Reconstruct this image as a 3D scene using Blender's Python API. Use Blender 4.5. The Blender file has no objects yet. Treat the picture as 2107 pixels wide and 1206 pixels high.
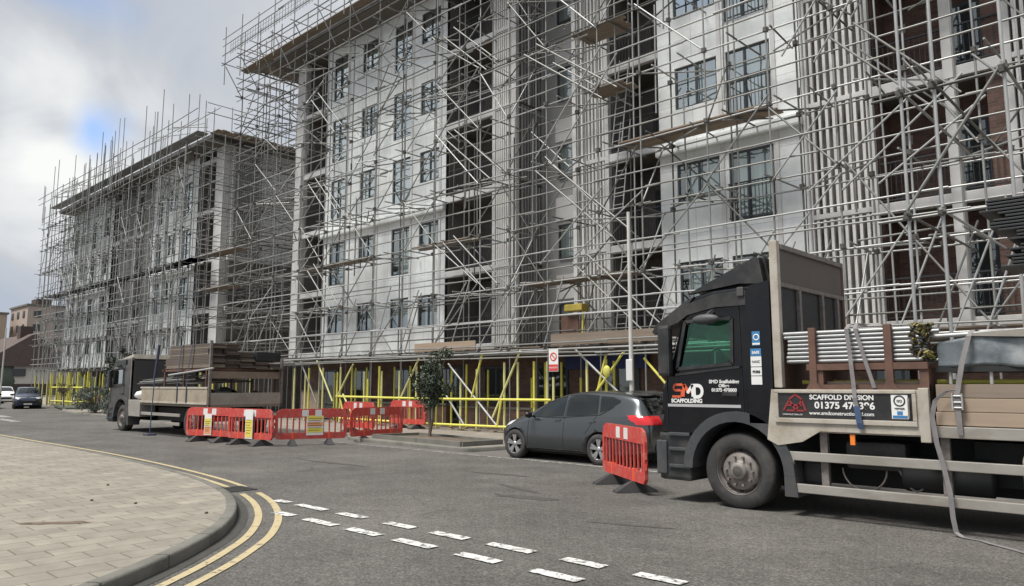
import bpy, bmesh, math, random
from mathutils import Vector, Matrix
from mathutils.bvhtree import BVHTree
random.seed(7)
SC = bpy.context.scene
COL = SC.collection
R = math.radians
PI = math.pi

# ------------------------------------------------------------------ camera
F = 1530.0
PITCH = math.atan(190 / F)
HEAD = R(46.8)
fw = Vector((-math.cos(HEAD) * math.cos(PITCH), math.sin(HEAD) * math.cos(PITCH), math.sin(PITCH)))
rt = Vector((math.sin(HEAD), math.cos(HEAD), 0))
up = rt.cross(fw)
cd = bpy.data.cameras.new('camera'); cam = bpy.data.objects.new('camera', cd); COL.objects.link(cam)
cam.matrix_world = Matrix(((rt.x, up.x, -fw.x, 0), (rt.y, up.y, -fw.y, 0), (rt.z, up.z, -fw.z, 1.65), (0, 0, 0, 1)))
cd.sensor_width = 36; cd.lens = F / 2107 * 36
cd.clip_start = 0.05; cd.clip_end = 3000
SC.camera = cam

# ------------------------------------------------------------------ light
SUN = Vector((-0.16, -0.46, 1.0)).normalized()
sd = bpy.data.lights.new('sun', 'SUN'); sd.energy = 2.7; sd.angle = R(18); sd.color = (1, 0.96, 0.9)
so = bpy.data.objects.new('sun', sd); COL.objects.link(so); so.rotation_euler = SUN.to_track_quat('Z', 'Y').to_euler()
so.location = (0, 0, 40)
SC.view_settings.view_transform = 'Standard'; SC.view_settings.look = 'None'
SC.view_settings.exposure = 0.86; SC.view_settings.gamma = 1

W = bpy.data.worlds.new('World'); SC.world = W; W.use_nodes = True
nt = W.node_tree; N = nt.nodes; L = nt.links; N.clear()
def nd(tree, typ, **kw):
    n = tree.nodes.new(typ)
    for k, v in kw.items(): setattr(n, k, v)
    return n
wo = nd(nt, 'ShaderNodeOutputWorld'); bg = nd(nt, 'ShaderNodeBackground'); L.new(bg.outputs[0], wo.inputs[0])
sky = nd(nt, 'ShaderNodeTexSky', sky_type='NISHITA', sun_disc=False)
sky.sun_elevation = math.asin(SUN.z); sky.sun_rotation = math.atan2(SUN.x, SUN.y)
tc = nd(nt, 'ShaderNodeTexCoord')
skm = nd(nt, 'ShaderNodeVectorMath', operation='SCALE'); skm.inputs['Scale'].default_value = 0.11
L.new(sky.outputs[0], skm.inputs[0])
def wn(scale, detail, rough, off, dist=0.0):
    m = nd(nt, 'ShaderNodeMapping'); m.inputs['Location'].default_value = off; m.inputs['Scale'].default_value = (1, 1, 1.9)
    L.new(tc.outputs['Generated'], m.inputs[0])
    n = nd(nt, 'ShaderNodeTexNoise'); n.inputs['Scale'].default_value = scale; n.inputs['Detail'].default_value = detail
    n.inputs['Roughness'].default_value = rough; n.inputs['Distortion'].default_value = dist
    L.new(m.outputs[0], n.inputs[0]); return n.outputs['Fac']
def mth(op, a, b=None, c=None, clamp=False):
    n = nd(nt, 'ShaderNodeMath', operation=op, use_clamp=clamp)
    for i, v in enumerate((a, b, c)):
        if v is None: continue
        if isinstance(v, (int, float)): n.inputs[i].default_value = v
        else: L.new(v, n.inputs[i])
    return n.outputs[0]
warp = nd(nt, 'ShaderNodeTexNoise'); warp.inputs['Scale'].default_value = 7; warp.inputs['Detail'].default_value = 5
L.new(tc.outputs['Generated'], warp.inputs[0])
wv = nd(nt, 'ShaderNodeVectorMath', operation='MULTIPLY_ADD'); wv.inputs[1].default_value = (0.11,) * 3
L.new(warp.outputs['Color'], wv.inputs[0])
wv2 = nd(nt, 'ShaderNodeVectorMath', operation='ADD'); wv2.inputs[1].default_value = (-0.055,) * 3
L.new(tc.outputs['Generated'], wv2.inputs[0]); L.new(wv2.outputs[0], wv.inputs[2])
def blob(d, r0, r1):
    """1 inside, 0 outside, soft: how near the view direction is to a cloud or gap centre"""
    n = nd(nt, 'ShaderNodeVectorMath', operation='DISTANCE'); L.new(wv.outputs[0], n.inputs[0]); n.inputs[1].default_value = d
    m = nd(nt, 'ShaderNodeMapRange', interpolation_type='SMOOTHSTEP'); L.new(n.outputs['Value'], m.inputs[0])
    m.inputs[1].default_value = r0; m.inputs[2].default_value = r1; m.inputs[3].default_value = 1; m.inputs[4].default_value = 0
    return m.outputs[0]
n1 = wn(3.2, 7, 0.5, (3.1, 0.4, 1.7), 0.9); n2 = wn(1.5, 3, 0.5, (7, 2, 0))
bright = mth('ADD', mth('MULTIPLY', n1, 1.15), mth('SUBTRACT', mth('MULTIPLY', n2, 0.12), 0.17))
bright = mth('ADD', bright, mth('MULTIPLY', blob((-0.908, 0.243, 0.335), 0.01, 0.13), 0.36))
bright = mth('ADD', bright, mth('MULTIPLY', blob((-0.94, 0.232, 0.24), 0.01, 0.09), 0.30))
bright = mth('ADD', bright, mth('MULTIPLY', blob((-0.93, 0.33, 0.17), 0.02, 0.2), 0.16))
bright = mth('SUBTRACT', bright, mth('MULTIPLY', blob((-0.86, 0.26, 0.46), 0.02, 0.2), 0.22))
bright = mth('SUBTRACT', bright, mth('MULTIPLY', blob((-0.93, 0.235, 0.292), 0.0, 0.045), 0.25))
bright = mth('SUBTRACT', bright, mth('MULTIPLY', blob((-0.97, 0.225, 0.09), 0.02, 0.13), 0.30))
ramp = nd(nt, 'ShaderNodeValToRGB'); e = ramp.color_ramp.elements
e[0].position = 0.20; e[0].color = (0.26, 0.29, 0.34, 1)
e[1].position = 0.86; e[1].color = (0.53, 0.54, 0.53, 1)
x = e.new(0.42); x.color = (0.325, 0.34, 0.365, 1)
x = e.new(0.62); x.color = (0.43, 0.44, 0.45, 1)
L.new(bright, ramp.inputs[0])
gap = mth('MULTIPLY', blob((-0.910, 0.286, 0.300), 0.0, 0.05), 0.85)
g2 = nd(nt, 'ShaderNodeMapRange'); L.new(n2, g2.inputs[0]); g2.inputs[1].default_value = 0.30; g2.inputs[2].default_value = 0.38; g2.inputs[3].default_value = 1; g2.inputs[4].default_value = 0
gapm = mth('MAXIMUM', gap, mth('MULTIPLY', g2.outputs[0], 0.5), clamp=True)
mix = nd(nt, 'ShaderNodeMix', data_type='RGBA'); L.new(gapm, mix.inputs[0]); L.new(ramp.outputs[0], mix.inputs[6])
blu = nd(nt, 'ShaderNodeMix', data_type='RGBA', blend_type='MULTIPLY'); blu.inputs[0].default_value = 1
L.new(skm.outputs[0], blu.inputs[6]); blu.inputs[7].default_value = (0.9, 1.0, 1.15, 1)
L.new(blu.outputs[2], mix.inputs[7])
L.new(mix.outputs[2], bg.inputs[0]); bg.inputs[1].default_value = 1.0

# ------------------------------------------------------------------ materials
def bsdf_of(m): return next(n for n in m.node_tree.nodes if n.type == 'BSDF_PRINCIPLED')
def mat(name, col, rough=0.6, metal=0.0, var=0.0, vscale=3.0, bump=0.0, bscale=40.0, spec=0.5, dirt=None, dscale=1.2, damt=0.5, coat=0.0, stretch=(1, 1, 1)):
    m = bpy.data.materials.new(name); m.use_nodes = True
    t = m.node_tree; b = bsdf_of(m)
    b.inputs['Base Color'].default_value = (*col, 1); b.inputs['Roughness'].default_value = rough
    b.inputs['Metallic'].default_value = metal; b.inputs['Specular IOR Level'].default_value = spec
    b.inputs['Coat Weight'].default_value = coat
    tcn = t.nodes.new('ShaderNodeTexCoord'); mp = t.nodes.new('ShaderNodeMapping'); mp.inputs['Scale'].default_value = stretch
    t.links.new(tcn.outputs['Object'], mp.inputs[0])
    cur = None
    if var > 0:
        n = t.nodes.new('ShaderNodeTexNoise'); n.inputs['Scale'].default_value = vscale; n.inputs['Detail'].default_value = 6; n.inputs['Roughness'].default_value = 0.65
        t.links.new(mp.outputs[0], n.inputs[0])
        r = t.nodes.new('ShaderNodeMapRange'); r.inputs[1].default_value = 0.25; r.inputs[2].default_value = 0.75
        r.inputs[3].default_value = 1 - var; r.inputs[4].default_value = 1 + var
        t.links.new(n.outputs['Fac'], r.inputs[0])
        v = t.nodes.new('ShaderNodeVectorMath'); v.operation = 'SCALE'; v.inputs[0].default_value = col
        t.links.new(r.outputs[0], v.inputs['Scale']); cur = v.outputs[0]
        r2 = t.nodes.new('ShaderNodeMapRange'); r2.inputs[3].default_value = max(0, rough - 0.12); r2.inputs[4].default_value = min(1, rough + 0.12)
        t.links.new(n.outputs['Fac'], r2.inputs[0]); t.links.new(r2.outputs[0], b.inputs['Roughness'])
    if dirt:
        n = t.nodes.new('ShaderNodeTexNoise'); n.inputs['Scale'].default_value = dscale; n.inputs['Detail'].default_value = 8; n.inputs['Roughness'].default_value = 0.7
        t.links.new(mp.outputs[0], n.inputs[0])
        r = t.nodes.new('ShaderNodeMapRange'); r.inputs[1].default_value = 0.46; r.inputs[2].default_value = 0.68; r.inputs[3].default_value = 0; r.inputs[4].default_value = damt
        t.links.new(n.outputs['Fac'], r.inputs[0])
        mx = t.nodes.new('ShaderNodeMix'); mx.data_type = 'RGBA'; t.links.new(r.outputs[0], mx.inputs[0])
        if cur: t.links.new(cur, mx.inputs[6])
        else: mx.inputs[6].default_value = (*col, 1)
        mx.inputs[7].default_value = (*dirt, 1); cur = mx.outputs[2]
    if cur: t.links.new(cur, b.inputs['Base Color'])
    if bump > 0:
        n = t.nodes.new('ShaderNodeTexNoise'); n.inputs['Scale'].default_value = bscale; n.inputs['Detail'].default_value = 5
        t.links.new(tcn.outputs['Object'], n.inputs[0])
        bp = t.nodes.new('ShaderNodeBump'); bp.inputs['Strength'].default_value = bump; bp.inputs['Distance'].default_value = 0.02
        t.links.new(n.outputs['Fac'], bp.inputs['Height']); t.links.new(bp.outputs[0], b.inputs['Normal'])
    return m

def brickmat(name, c1, c2, mortar, bw, bh, ms, plane='XZ', rough=0.85, dirt=None, bumpd=0.3, squash=0.5, vs=1.5):
    m = bpy.data.materials.new(name); m.use_nodes = True; t = m.node_tree; b = bsdf_of(m); b.inputs['Roughness'].default_value = rough
    g = t.nodes.new('ShaderNodeNewGeometry'); s = t.nodes.new('ShaderNodeSeparateXYZ'); t.links.new(g.outputs['Position'], s.inputs[0])
    c = t.nodes.new('ShaderNodeCombineXYZ')
    if plane == 'XZ':
        a = t.nodes.new('ShaderNodeMath'); a.operation = 'ADD'; t.links.new(s.outputs[0], a.inputs[0]); t.links.new(s.outputs[1], a.inputs[1])
        t.links.new(a.outputs[0], c.inputs[0]); t.links.new(s.outputs[2], c.inputs[1])
    elif plane == 'YX': t.links.new(s.outputs[1], c.inputs[0]); t.links.new(s.outputs[0], c.inputs[1])
    else: t.links.new(s.outputs[0], c.inputs[0]); t.links.new(s.outputs[1], c.inputs[1])
    br = t.nodes.new('ShaderNodeTexBrick'); br.offset = squash
    t.links.new(c.outputs[0], br.inputs[0])
    br.inputs['Color1'].default_value = (*c1, 1); br.inputs['Color2'].default_value = (*c2, 1); br.inputs['Mortar'].default_value = (*mortar, 1)
    br.inputs['Scale'].default_value = 1; br.inputs['Brick Width'].default_value = bw; br.inputs['Row Height'].default_value = bh
    br.inputs['Mortar Size'].default_value = ms; br.inputs['Mortar Smooth'].default_value = 0.2; br.inputs['Bias'].default_value = 0
    n = t.nodes.new('ShaderNodeTexNoise'); n.inputs['Scale'].default_value = vs; n.inputs['Detail'].default_value = 9; n.inputs['Roughness'].default_value = 0.7
    t.links.new(g.outputs['Position'], n.inputs[0])
    r = t.nodes.new('ShaderNodeMapRange'); r.inputs[1].default_value = 0.3; r.inputs[2].default_value = 0.7; r.inputs[3].default_value = 0.78; r.inputs[4].default_value = 1.18
    t.links.new(n.outputs['Fac'], r.inputs[0])
    v = t.nodes.new('ShaderNodeVectorMath'); v.operation = 'SCALE'; t.links.new(br.outputs['Color'], v.inputs[0]); t.links.new(r.outputs[0], v.inputs['Scale'])
    cur = v.outputs[0]
    if dirt:
        n3 = t.nodes.new('ShaderNodeTexNoise'); n3.inputs['Scale'].default_value = 0.7; n3.inputs['Detail'].default_value = 10; n3.inputs['Roughness'].default_value = 0.75
        t.links.new(g.outputs['Position'], n3.inputs[0])
        r3 = t.nodes.new('ShaderNodeMapRange'); r3.inputs[1].default_value = 0.5; r3.inputs[2].default_value = 0.7; r3.inputs[4].default_value = 0.55
        t.links.new(n3.outputs['Fac'], r3.inputs[0])
        mx = t.nodes.new('ShaderNodeMix'); mx.data_type = 'RGBA'; t.links.new(r3.outputs[0], mx.inputs[0]); t.links.new(cur, mx.inputs[6]); mx.inputs[7].default_value = (*dirt, 1); cur = mx.outputs[2]
    t.links.new(cur, b.inputs['Base Color'])
    bp = t.nodes.new('ShaderNodeBump'); bp.invert = True; bp.inputs['Strength'].default_value = bumpd; bp.inputs['Distance'].default_value = 0.01
    t.links.new(br.outputs['Fac'], bp.inputs['Height']); t.links.new(bp.outputs[0], b.inputs['Normal'])
    return m

def glassmat(name, tint, tr, rough=0.03, hi=1.0, gc=(0.86, 0.93, 0.93)):
    """reflective glass: part see-through, part mirror"""
    m = bpy.data.materials.new(name); m.use_nodes = True; t = m.node_tree; t.nodes.clear()
    o = t.nodes.new('ShaderNodeOutputMaterial'); mx = t.nodes.new('ShaderNodeMixShader')
    tp = t.nodes.new('ShaderNodeBsdfTransparent'); tp.inputs[0].default_value = (*tint, 1)
    gl = t.nodes.new('ShaderNodeBsdfGlossy'); gl.inputs['Roughness'].default_value = rough; gl.inputs[0].default_value = (*gc, 1)
    n = t.nodes.new('ShaderNodeTexNoise'); n.inputs['Scale'].default_value = 0.9
    g = t.nodes.new('ShaderNodeNewGeometry'); t.links.new(g.outputs['Position'], n.inputs[0])
    bp = t.nodes.new('ShaderNodeBump'); bp.inputs['Strength'].default_value = 0.12; bp.inputs['Distance'].default_value = 0.05
    t.links.new(n.outputs['Fac'], bp.inputs['Height']); t.links.new(bp.outputs[0], gl.inputs['Normal'])
    lw = t.nodes.new('ShaderNodeLayerWeight'); lw.inputs[0].default_value = 0.35
    mr = t.nodes.new('ShaderNodeMapRange'); mr.inputs[3].default_value = 1 - tr; mr.inputs[4].default_value = hi
    t.links.new(lw.outputs['Facing'], mr.inputs[0]); t.links.new(mr.outputs[0], mx.inputs[0])
    t.links.new(tp.outputs[0], mx.inputs[1]); t.links.new(gl.outputs[0], mx.inputs[2]); t.links.new(mx.outputs[0], o.inputs[0])
    return m

M = {}
M['clad'] = None
M['frame_w'] = mat('white_frame_metal', (0.66, 0.655, 0.64), 0.5, var=0.08, vscale=2)
M['slat'] = mat('pale_slat', (0.74, 0.73, 0.70), 0.5, var=0.08, vscale=2)
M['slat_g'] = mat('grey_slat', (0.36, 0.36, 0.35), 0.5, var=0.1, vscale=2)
M['wframe'] = mat('dark_window_frame', (0.05, 0.055, 0.06), 0.4)
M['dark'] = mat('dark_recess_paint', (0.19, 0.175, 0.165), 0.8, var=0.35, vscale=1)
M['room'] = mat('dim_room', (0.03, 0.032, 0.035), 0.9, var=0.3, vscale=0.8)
M['curtain'] = mat('net_curtain', (0.55, 0.58, 0.57), 0.9, var=0.35, vscale=5, stretch=(1, 1, 0.08))
M['rail'] = mat('charcoal_rail', (0.04, 0.04, 0.045), 0.45)
M['soffit'] = mat('brown_soffit', (0.15, 0.13, 0.11), 0.8, var=0.2)
M['roof'] = mat('roof_felt', (0.10, 0.10, 0.10), 0.9, var=0.2)
M['brick'] = brickmat('red_brown_brick', (0.19, 0.105, 0.082), (0.11, 0.068, 0.058), (0.16, 0.14, 0.12), 0.225, 0.075, 0.006)
M['brick_t'] = brickmat('tan_brick', (0.42, 0.32, 0.24), (0.36, 0.27, 0.2), (0.4, 0.36, 0.3), 0.225, 0.075, 0.006)
M['clad'] = brickmat('white_cladding', (0.87, 0.90, 0.895), (0.83, 0.86, 0.855), (0.50, 0.52, 0.52), 1.24, 1.02, 0.008, rough=0.45, dirt=(0.64, 0.66, 0.65), bumpd=0.3, squash=0.0, vs=0.5)
M['glass'] = glassmat('window_glass', (0.78, 0.85, 0.85), 0.84, hi=.8)
M['glass_gf'] = glassmat('ground_floor_glass', (0.5, 0.55, 0.55), 0.93, hi=.45)
M['glass_hi'] = glassmat('upper_window_glass', (0.7, 0.8, 0.82), 0.5)
M['glass_g'] = glassmat('green_cab_glass', (0.42, 0.78, 0.62), 0.94, hi=.42, gc=(.45, .8, .66))
M['glass_car'] = glassmat('dark_car_glass', (0.010, 0.013, 0.014), 0.965, hi=.30)
M['galv'] = mat('galvanised_tube', (0.265, 0.27, 0.26), 0.45, metal=0.25, var=0.25, vscale=1.5, dirt=(0.2, 0.17, 0.13), dscale=0.8, damt=0.45)
M['galv_b'] = mat('bright_tube', (0.40, 0.405, 0.40), 0.4, metal=0.3, var=0.15, vscale=2)
M['galv_d'] = mat('dull_tube', (0.11, 0.11, 0.10), 0.55, metal=0.3, var=0.3, vscale=1.5)
M['coupler'] = mat('steel_coupler', (0.10, 0.095, 0.085), 0.6, metal=0.4, var=0.3, vscale=8)
M['galv_t'] = mat('new_galvanised_tube', (0.31, 0.32, 0.32), 0.42, metal=0.4, var=0.2, vscale=2)
M['yellow'] = mat('yellow_foam_sleeve', (0.68, 0.64, 0.11), 0.6, var=0.12, vscale=3, dirt=(0.55, 0.52, 0.25), damt=0.4)
M['yellow_p'] = mat('pale_yellow_sleeve', (0.68, 0.66, 0.30), 0.6, var=0.12, vscale=3)
M['pinkw'] = mat('pinkish_tape', (0.6, 0.42, 0.38), 0.6, var=0.1)
M['board'] = mat('weathered_scaffold_board', (0.25, 0.20, 0.155), 0.85, var=0.22, vscale=2.5, stretch=(0.3, 3, 3), dirt=(0.16, 0.13, 0.1), damt=0.5)
M['board_n'] = mat('new_scaffold_board', (0.34, 0.265, 0.195), 0.8, var=0.15, vscale=2.5, stretch=(0.3, 3, 3), dirt=(0.35, 0.26, 0.18), damt=0.4)
M['board_u'] = mat('board_underside', (0.20, 0.165, 0.13), 0.9, var=0.25, vscale=2)
M['netting'] = None
M['black'] = mat('black_cab_paint', (0.0035, 0.004, 0.007), 0.22, var=0.25, vscale=1.5, coat=0.22, spec=.3, dirt=(0.016, 0.015, 0.014), dscale=2.5, damt=0.5)
M['plastic'] = mat('grey_black_plastic', (0.02, 0.021, 0.023), 0.5, var=0.3, vscale=3, dirt=(0.075, 0.07, 0.062), dscale=3, damt=0.6)
M['plastic_g'] = mat('dusty_grey_plastic', (0.05, 0.054, 0.06), 0.55, var=0.2, vscale=3, dirt=(0.09, 0.08, 0.07), dscale=3, damt=0.6)
M['tyre'] = mat('tyre_rubber', (0.035, 0.034, 0.034), 0.8, var=0.25, vscale=6, dirt=(0.085, 0.08, 0.072), dscale=4, damt=0.7)
M['hub'] = mat('dusty_steel_wheel', (0.22, 0.20, 0.185), 0.6, metal=0.3, var=0.25, vscale=6, dirt=(0.12, 0.09, 0.07), dscale=8, damt=0.7)
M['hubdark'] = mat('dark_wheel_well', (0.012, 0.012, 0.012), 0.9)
M['alu'] = mat('worn_aluminium', (0.40, 0.38, 0.34), 0.45, metal=0.45, var=0.15, vscale=4, dirt=(0.24, 0.2, 0.16), dscale=3, damt=0.6, stretch=(0.4, 1, 1))
M['cream'] = mat('dirty_cream_paint', (0.44, 0.405, 0.345), 0.5, var=0.12, vscale=3, dirt=(0.25, 0.2, 0.14), dscale=4, damt=0.65)
M['white'] = mat('white_paint', (0.75, 0.75, 0.73), 0.5, var=0.06)
M['rust'] = mat('rusty_brown_steel', (0.13, 0.07, 0.05), 0.8, var=0.3, vscale=6, dirt=(0.05, 0.035, 0.03), damt=0.6)
M['panel_br'] = mat('brown_grey_headboard', (0.125, 0.105, 0.09), 0.7, var=0.15, vscale=2, dirt=(0.1, 0.085, 0.075), damt=0.5)
M['mesh_d'] = mat('dark_mesh_panel', (0.05, 0.05, 0.052), 0.7, var=0.3, vscale=30, stretch=(1, 1, 2))
M['chassis'] = mat('chassis_black', (0.015, 0.017, 0.017), 0.7, var=0.3, vscale=4)
M['banner'] = mat('black_banner', (0.022, 0.022, 0.024), 0.45, var=0.3, vscale=3, dirt=(0.08, 0.075, 0.07), dscale=5, damt=0.35)
M['redtxt'] = mat('red_print', (0.62, 0.09, 0.055), 0.5)
M['dredtxt'] = mat('dark_red_print', (0.28, 0.03, 0.035), 0.5)
M['whtxt'] = mat('white_print', (0.78, 0.78, 0.76), 0.5)
M['stripe'] = mat('grey_stripe', (0.42, 0.42, 0.43), 0.4)
M['blue_s'] = mat('blue_sticker', (0.05, 0.20, 0.42), 0.4)
M['orange'] = mat('orange_lamp', (0.85, 0.22, 0.03), 0.3)
M['tarp'] = mat('grey_blue_tarp', (0.14, 0.165, 0.18), 0.55, var=0.35, vscale=2.5, dirt=(0.42, 0.43, 0.42), dscale=2, damt=0.6, bump=0.6, bscale=4)
M['strap'] = mat('grey_webbing', (0.20, 0.19, 0.19), 0.8, var=0.25, vscale=8)
M['strap_b'] = mat('blue_webbing', (0.05, 0.085, 0.16), 0.75, var=0.25, vscale=8)
M['blue_d'] = mat('dark_blue_webbing', (0.04, 0.045, 0.085), 0.75, var=0.25, vscale=8)
M['red_b'] = mat('red_barrier_plastic', (0.52, 0.055, 0.046), 0.5, var=0.2, vscale=4, dirt=(0.50, 0.17, 0.13), dscale=6, damt=0.8)
M['red_o'] = mat('orange_red_plastic', (0.80, 0.10, 0.03), 0.5, var=0.1)
M['rubber'] = mat('black_rubber', (0.035, 0.035, 0.036), 0.75, var=0.3, vscale=5)
M['refl'] = mat('white_reflective', (0.72, 0.70, 0.68), 0.4, var=0.08, vscale=8)
M['carpaint'] = mat('dark_grey_car_paint', (0.085, 0.092, 0.097), 0.22, metal=0.7, coat=0.6)
M['carblack'] = mat('gloss_black_trim', (0.012, 0.012, 0.013), 0.25)
M['carblue'] = mat('dark_blue_car_paint', (0.02, 0.03, 0.06), 0.25, metal=0.3, coat=0.8)
M['tail'] = mat('red_tail_lamp', (0.62, 0.01, 0.015), 0.15, coat=1.0)
M['lens'] = mat('clear_lamp', (0.6, 0.62, 0.62), 0.15)
M['alloy'] = mat('alloy_wheel', (0.5, 0.5, 0.5), 0.3, metal=0.8)
M['plate_y'] = mat('yellow_plate', (0.75, 0.55, 0.03), 0.5)
M['pole'] = mat('pale_painted_pole', (0.60, 0.585, 0.55), 0.5, var=0.1, vscale=3, dirt=(0.4, 0.37, 0.32), damt=0.5)
M['bark'] = mat('grey_brown_bark', (0.13, 0.105, 0.08), 0.9, var=0.3, vscale=12, bump=0.5)
M['leaf'] = mat('dark_leaf', (0.028, 0.045, 0.022), 0.6, var=0.5, vscale=6)
M['leaf_g'] = mat('grey_green_leaf', (0.085, 0.10, 0.08), 0.7, var=0.4, vscale=5)
M['soil'] = mat('dry_soil', (0.13, 0.10, 0.075), 0.95, var=0.35, vscale=9, bump=1.0, bscale=25)
M['kerb'] = mat('kerb_stone', (0.175, 0.17, 0.15), 0.85, var=0.2, vscale=5, dirt=(0.085, 0.085, 0.07), dscale=2.5, damt=0.8, bump=0.3)
M['pave'] = brickmat('concrete_slabs', (0.275, 0.25, 0.205), (0.225, 0.205, 0.17), (0.13, 0.115, 0.09), 0.45, 0.30, 0.007, plane='YX', dirt=(0.16, 0.145, 0.12), bumpd=0.7, vs=2.6)
M['pave_f'] = brickmat('far_pavement_slabs', (0.27, 0.24, 0.205), (0.23, 0.205, 0.175), (0.2, 0.18, 0.15), 0.6, 0.6, 0.008, plane='XY', dirt=(0.2, 0.18, 0.155), bumpd=0.3)
M['yline'] = mat('yellow_line_paint', (0.60, 0.49, 0.24), 0.75, var=0.12, vscale=9, dirt=(0.3, 0.26, 0.18), dscale=6, damt=0.6)
M['steelblk'] = mat('black_steel_beam_paint', (0.02, 0.022, 0.024), 0.5, var=0.3, vscale=4)
M['iron'] = mat('cast_iron', (0.05, 0.05, 0.048), 0.7, var=0.3, vscale=12)
M['tile'] = mat('brown_roof_tile', (0.10, 0.072, 0.063), 0.85, var=0.2, vscale=1)
M['render'] = mat('cream_render', (0.55, 0.51, 0.45), 0.8, var=0.1)
M['brown_br'] = mat('dark_brick_far', (0.07, 0.05, 0.045), 0.9, var=0.2)
M['tanfar'] = mat('tan_flats', (0.46, 0.37, 0.29), 0.85, var=0.1)
M['pinkfar'] = mat('pink_brown_flats', (0.42, 0.34, 0.29), 0.85, var=0.1)
M['bluefascia'] = mat('blue_fascia', (0.015, 0.03, 0.13), 0.5, var=0.1)
M['signred'] = mat('sign_red', (0.62, 0.06, 0.06), 0.5)
M['signyel'] = mat('sign_yellow', (0.75, 0.62, 0.10), 0.5)
M['signor'] = mat('sign_orange', (0.75, 0.32, 0.14), 0.5)

# asphalt: aggregate speckle, worn and patched areas
def asphalt():
    m = bpy.data.materials.new('asphalt'); m.use_nodes = True; t = m.node_tree; b = bsdf_of(m)
    g = t.nodes.new('ShaderNodeNewGeometry')
    def noise(s, d, r=0.6, loc=None):
        n = t.nodes.new('ShaderNodeTexNoise'); n.inputs['Scale'].default_value = s; n.inputs['Detail'].default_value = d; n.inputs['Roughness'].default_value = r
        t.links.new(g.outputs['Position'], n.inputs[0]); return n.outputs['Fac']
    def mr(i, a, b2, c, d2):
        n = t.nodes.new('ShaderNodeMapRange'); t.links.new(i, n.inputs[0]); n.inputs[1].default_value = a; n.inputs[2].default_value = b2; n.inputs[3].default_value = c; n.inputs[4].default_value = d2; return n.outputs[0]
    def mul(a, b2):
        n = t.nodes.new('ShaderNodeMath'); n.operation = 'MULTIPLY'; t.links.new(a, n.inputs[0]); t.links.new(b2, n.inputs[1]); return n.outputs[0]
    f = mul(mul(mr(noise(0.3, 9, .7), 0.32, 0.68, 0.66, 1.28), mr(noise(38, 5, 0.8), 0.37, 0.63, 0.45, 1.55)), mr(noise(9, 8, 0.8), 0.3, 0.7, 0.72, 1.3))
    v = t.nodes.new('ShaderNodeTexVoronoi'); v.inputs['Scale'].default_value = 38; t.links.new(g.outputs['Position'], v.inputs[0])
    f = mul(f, mr(v.outputs['Distance'], 0.0, 0.55, 1.25, 0.85)); f = mul(f, mr(noise(16, 6, 0.85), 0.36, 0.64, 0.70, 1.30)); f = mul(f, mr(noise(1.1, 7, 0.75), 0.35, 0.65, 0.84, 1.15))
    # fine cracks
    vc = t.nodes.new('ShaderNodeTexVoronoi'); vc.feature = 'DISTANCE_TO_EDGE'; vc.inputs['Scale'].default_value = 0.42
    wn_ = t.nodes.new('ShaderNodeTexNoise'); wn_.inputs['Scale'].default_value = 1.5; wn_.inputs['Detail'].default_value = 6; t.links.new(g.outputs['Position'], wn_.inputs[0])
    va = t.nodes.new('ShaderNodeVectorMath'); va.operation = 'MULTIPLY_ADD'; va.inputs[1].default_value = (1.2, 1.2, 0); t.links.new(wn_.outputs['Color'], va.inputs[0]); t.links.new(g.outputs['Position'], va.inputs[2])
    t.links.new(va.outputs[0], vc.inputs[0])
    ck = mr(vc.outputs['Distance'], 0.0, 0.012, 0.6, 1.0)
    ckm = mr(noise(0.5, 3), 0.50, 0.60, 0.0, 1.0)
    mx = t.nodes.new('ShaderNodeMix'); t.links.new(ckm, mx.inputs[0]); mx.inputs[2].default_value = 1.0; t.links.new(ck, mx.inputs[3])
    f = mul(f, mx.outputs[0])
    s = t.nodes.new('ShaderNodeVectorMath'); s.operation = 'SCALE'; s.inputs[0].default_value = (0.118, 0.112, 0.103); t.links.new(f, s.inputs['Scale'])
    t.links.new(s.outputs[0], b.inputs['Base Color'])
    b.inputs['Roughness'].default_value = 0.82; b.inputs['Specular IOR Level'].default_value = 0.35
    bp = t.nodes.new('ShaderNodeBump'); bp.inputs['Strength'].default_value = 0.55; bp.inputs['Distance'].default_value = 0.012
    t.links.new(noise(70, 4, 0.7), bp.inputs['Height']); t.links.new(bp.outputs[0], b.inputs['Normal'])
    return m
M['asphalt'] = asphalt()
def worn(name, col, thr):
    """road paint with worn holes showing asphalt colour"""
    m = mat(name, col, 0.75, var=0.1, vscale=8); t = m.node_tree; b = bsdf_of(m)
    n = t.nodes.new('ShaderNodeTexNoise'); n.inputs['Scale'].default_value = 9; n.inputs['Detail'].default_value = 10; n.inputs['Roughness'].default_value = 0.75
    g = t.nodes.new('ShaderNodeNewGeometry'); t.links.new(g.outputs['Position'], n.inputs[0])
    r = t.nodes.new('ShaderNodeMapRange'); r.inputs[1].default_value = thr; r.inputs[2].default_value = thr + 0.07; t.links.new(n.outputs['Fac'], r.inputs[0])
    src = b.inputs['Base Color'].links[0].from_socket
    mx = t.nodes.new('ShaderNodeMix'); mx.data_type = 'RGBA'; t.links.new(r.outputs[0], mx.inputs[0]); t.links.new(src, mx.inputs[6]); mx.inputs[7].default_value = (0.12, 0.115, 0.105, 1)
    t.links.new(mx.outputs[2], b.inputs['Base Color']); return m
M['wline'] = worn('white_road_paint', (0.60, 0.60, 0.575), 0.50)
M['yline'] = worn('yellow_road_paint', (0.44, 0.365, 0.215), 0.56)
M['wline2'] = worn('worn_white_paint', (0.42, 0.42, 0.40), 0.46)

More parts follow.
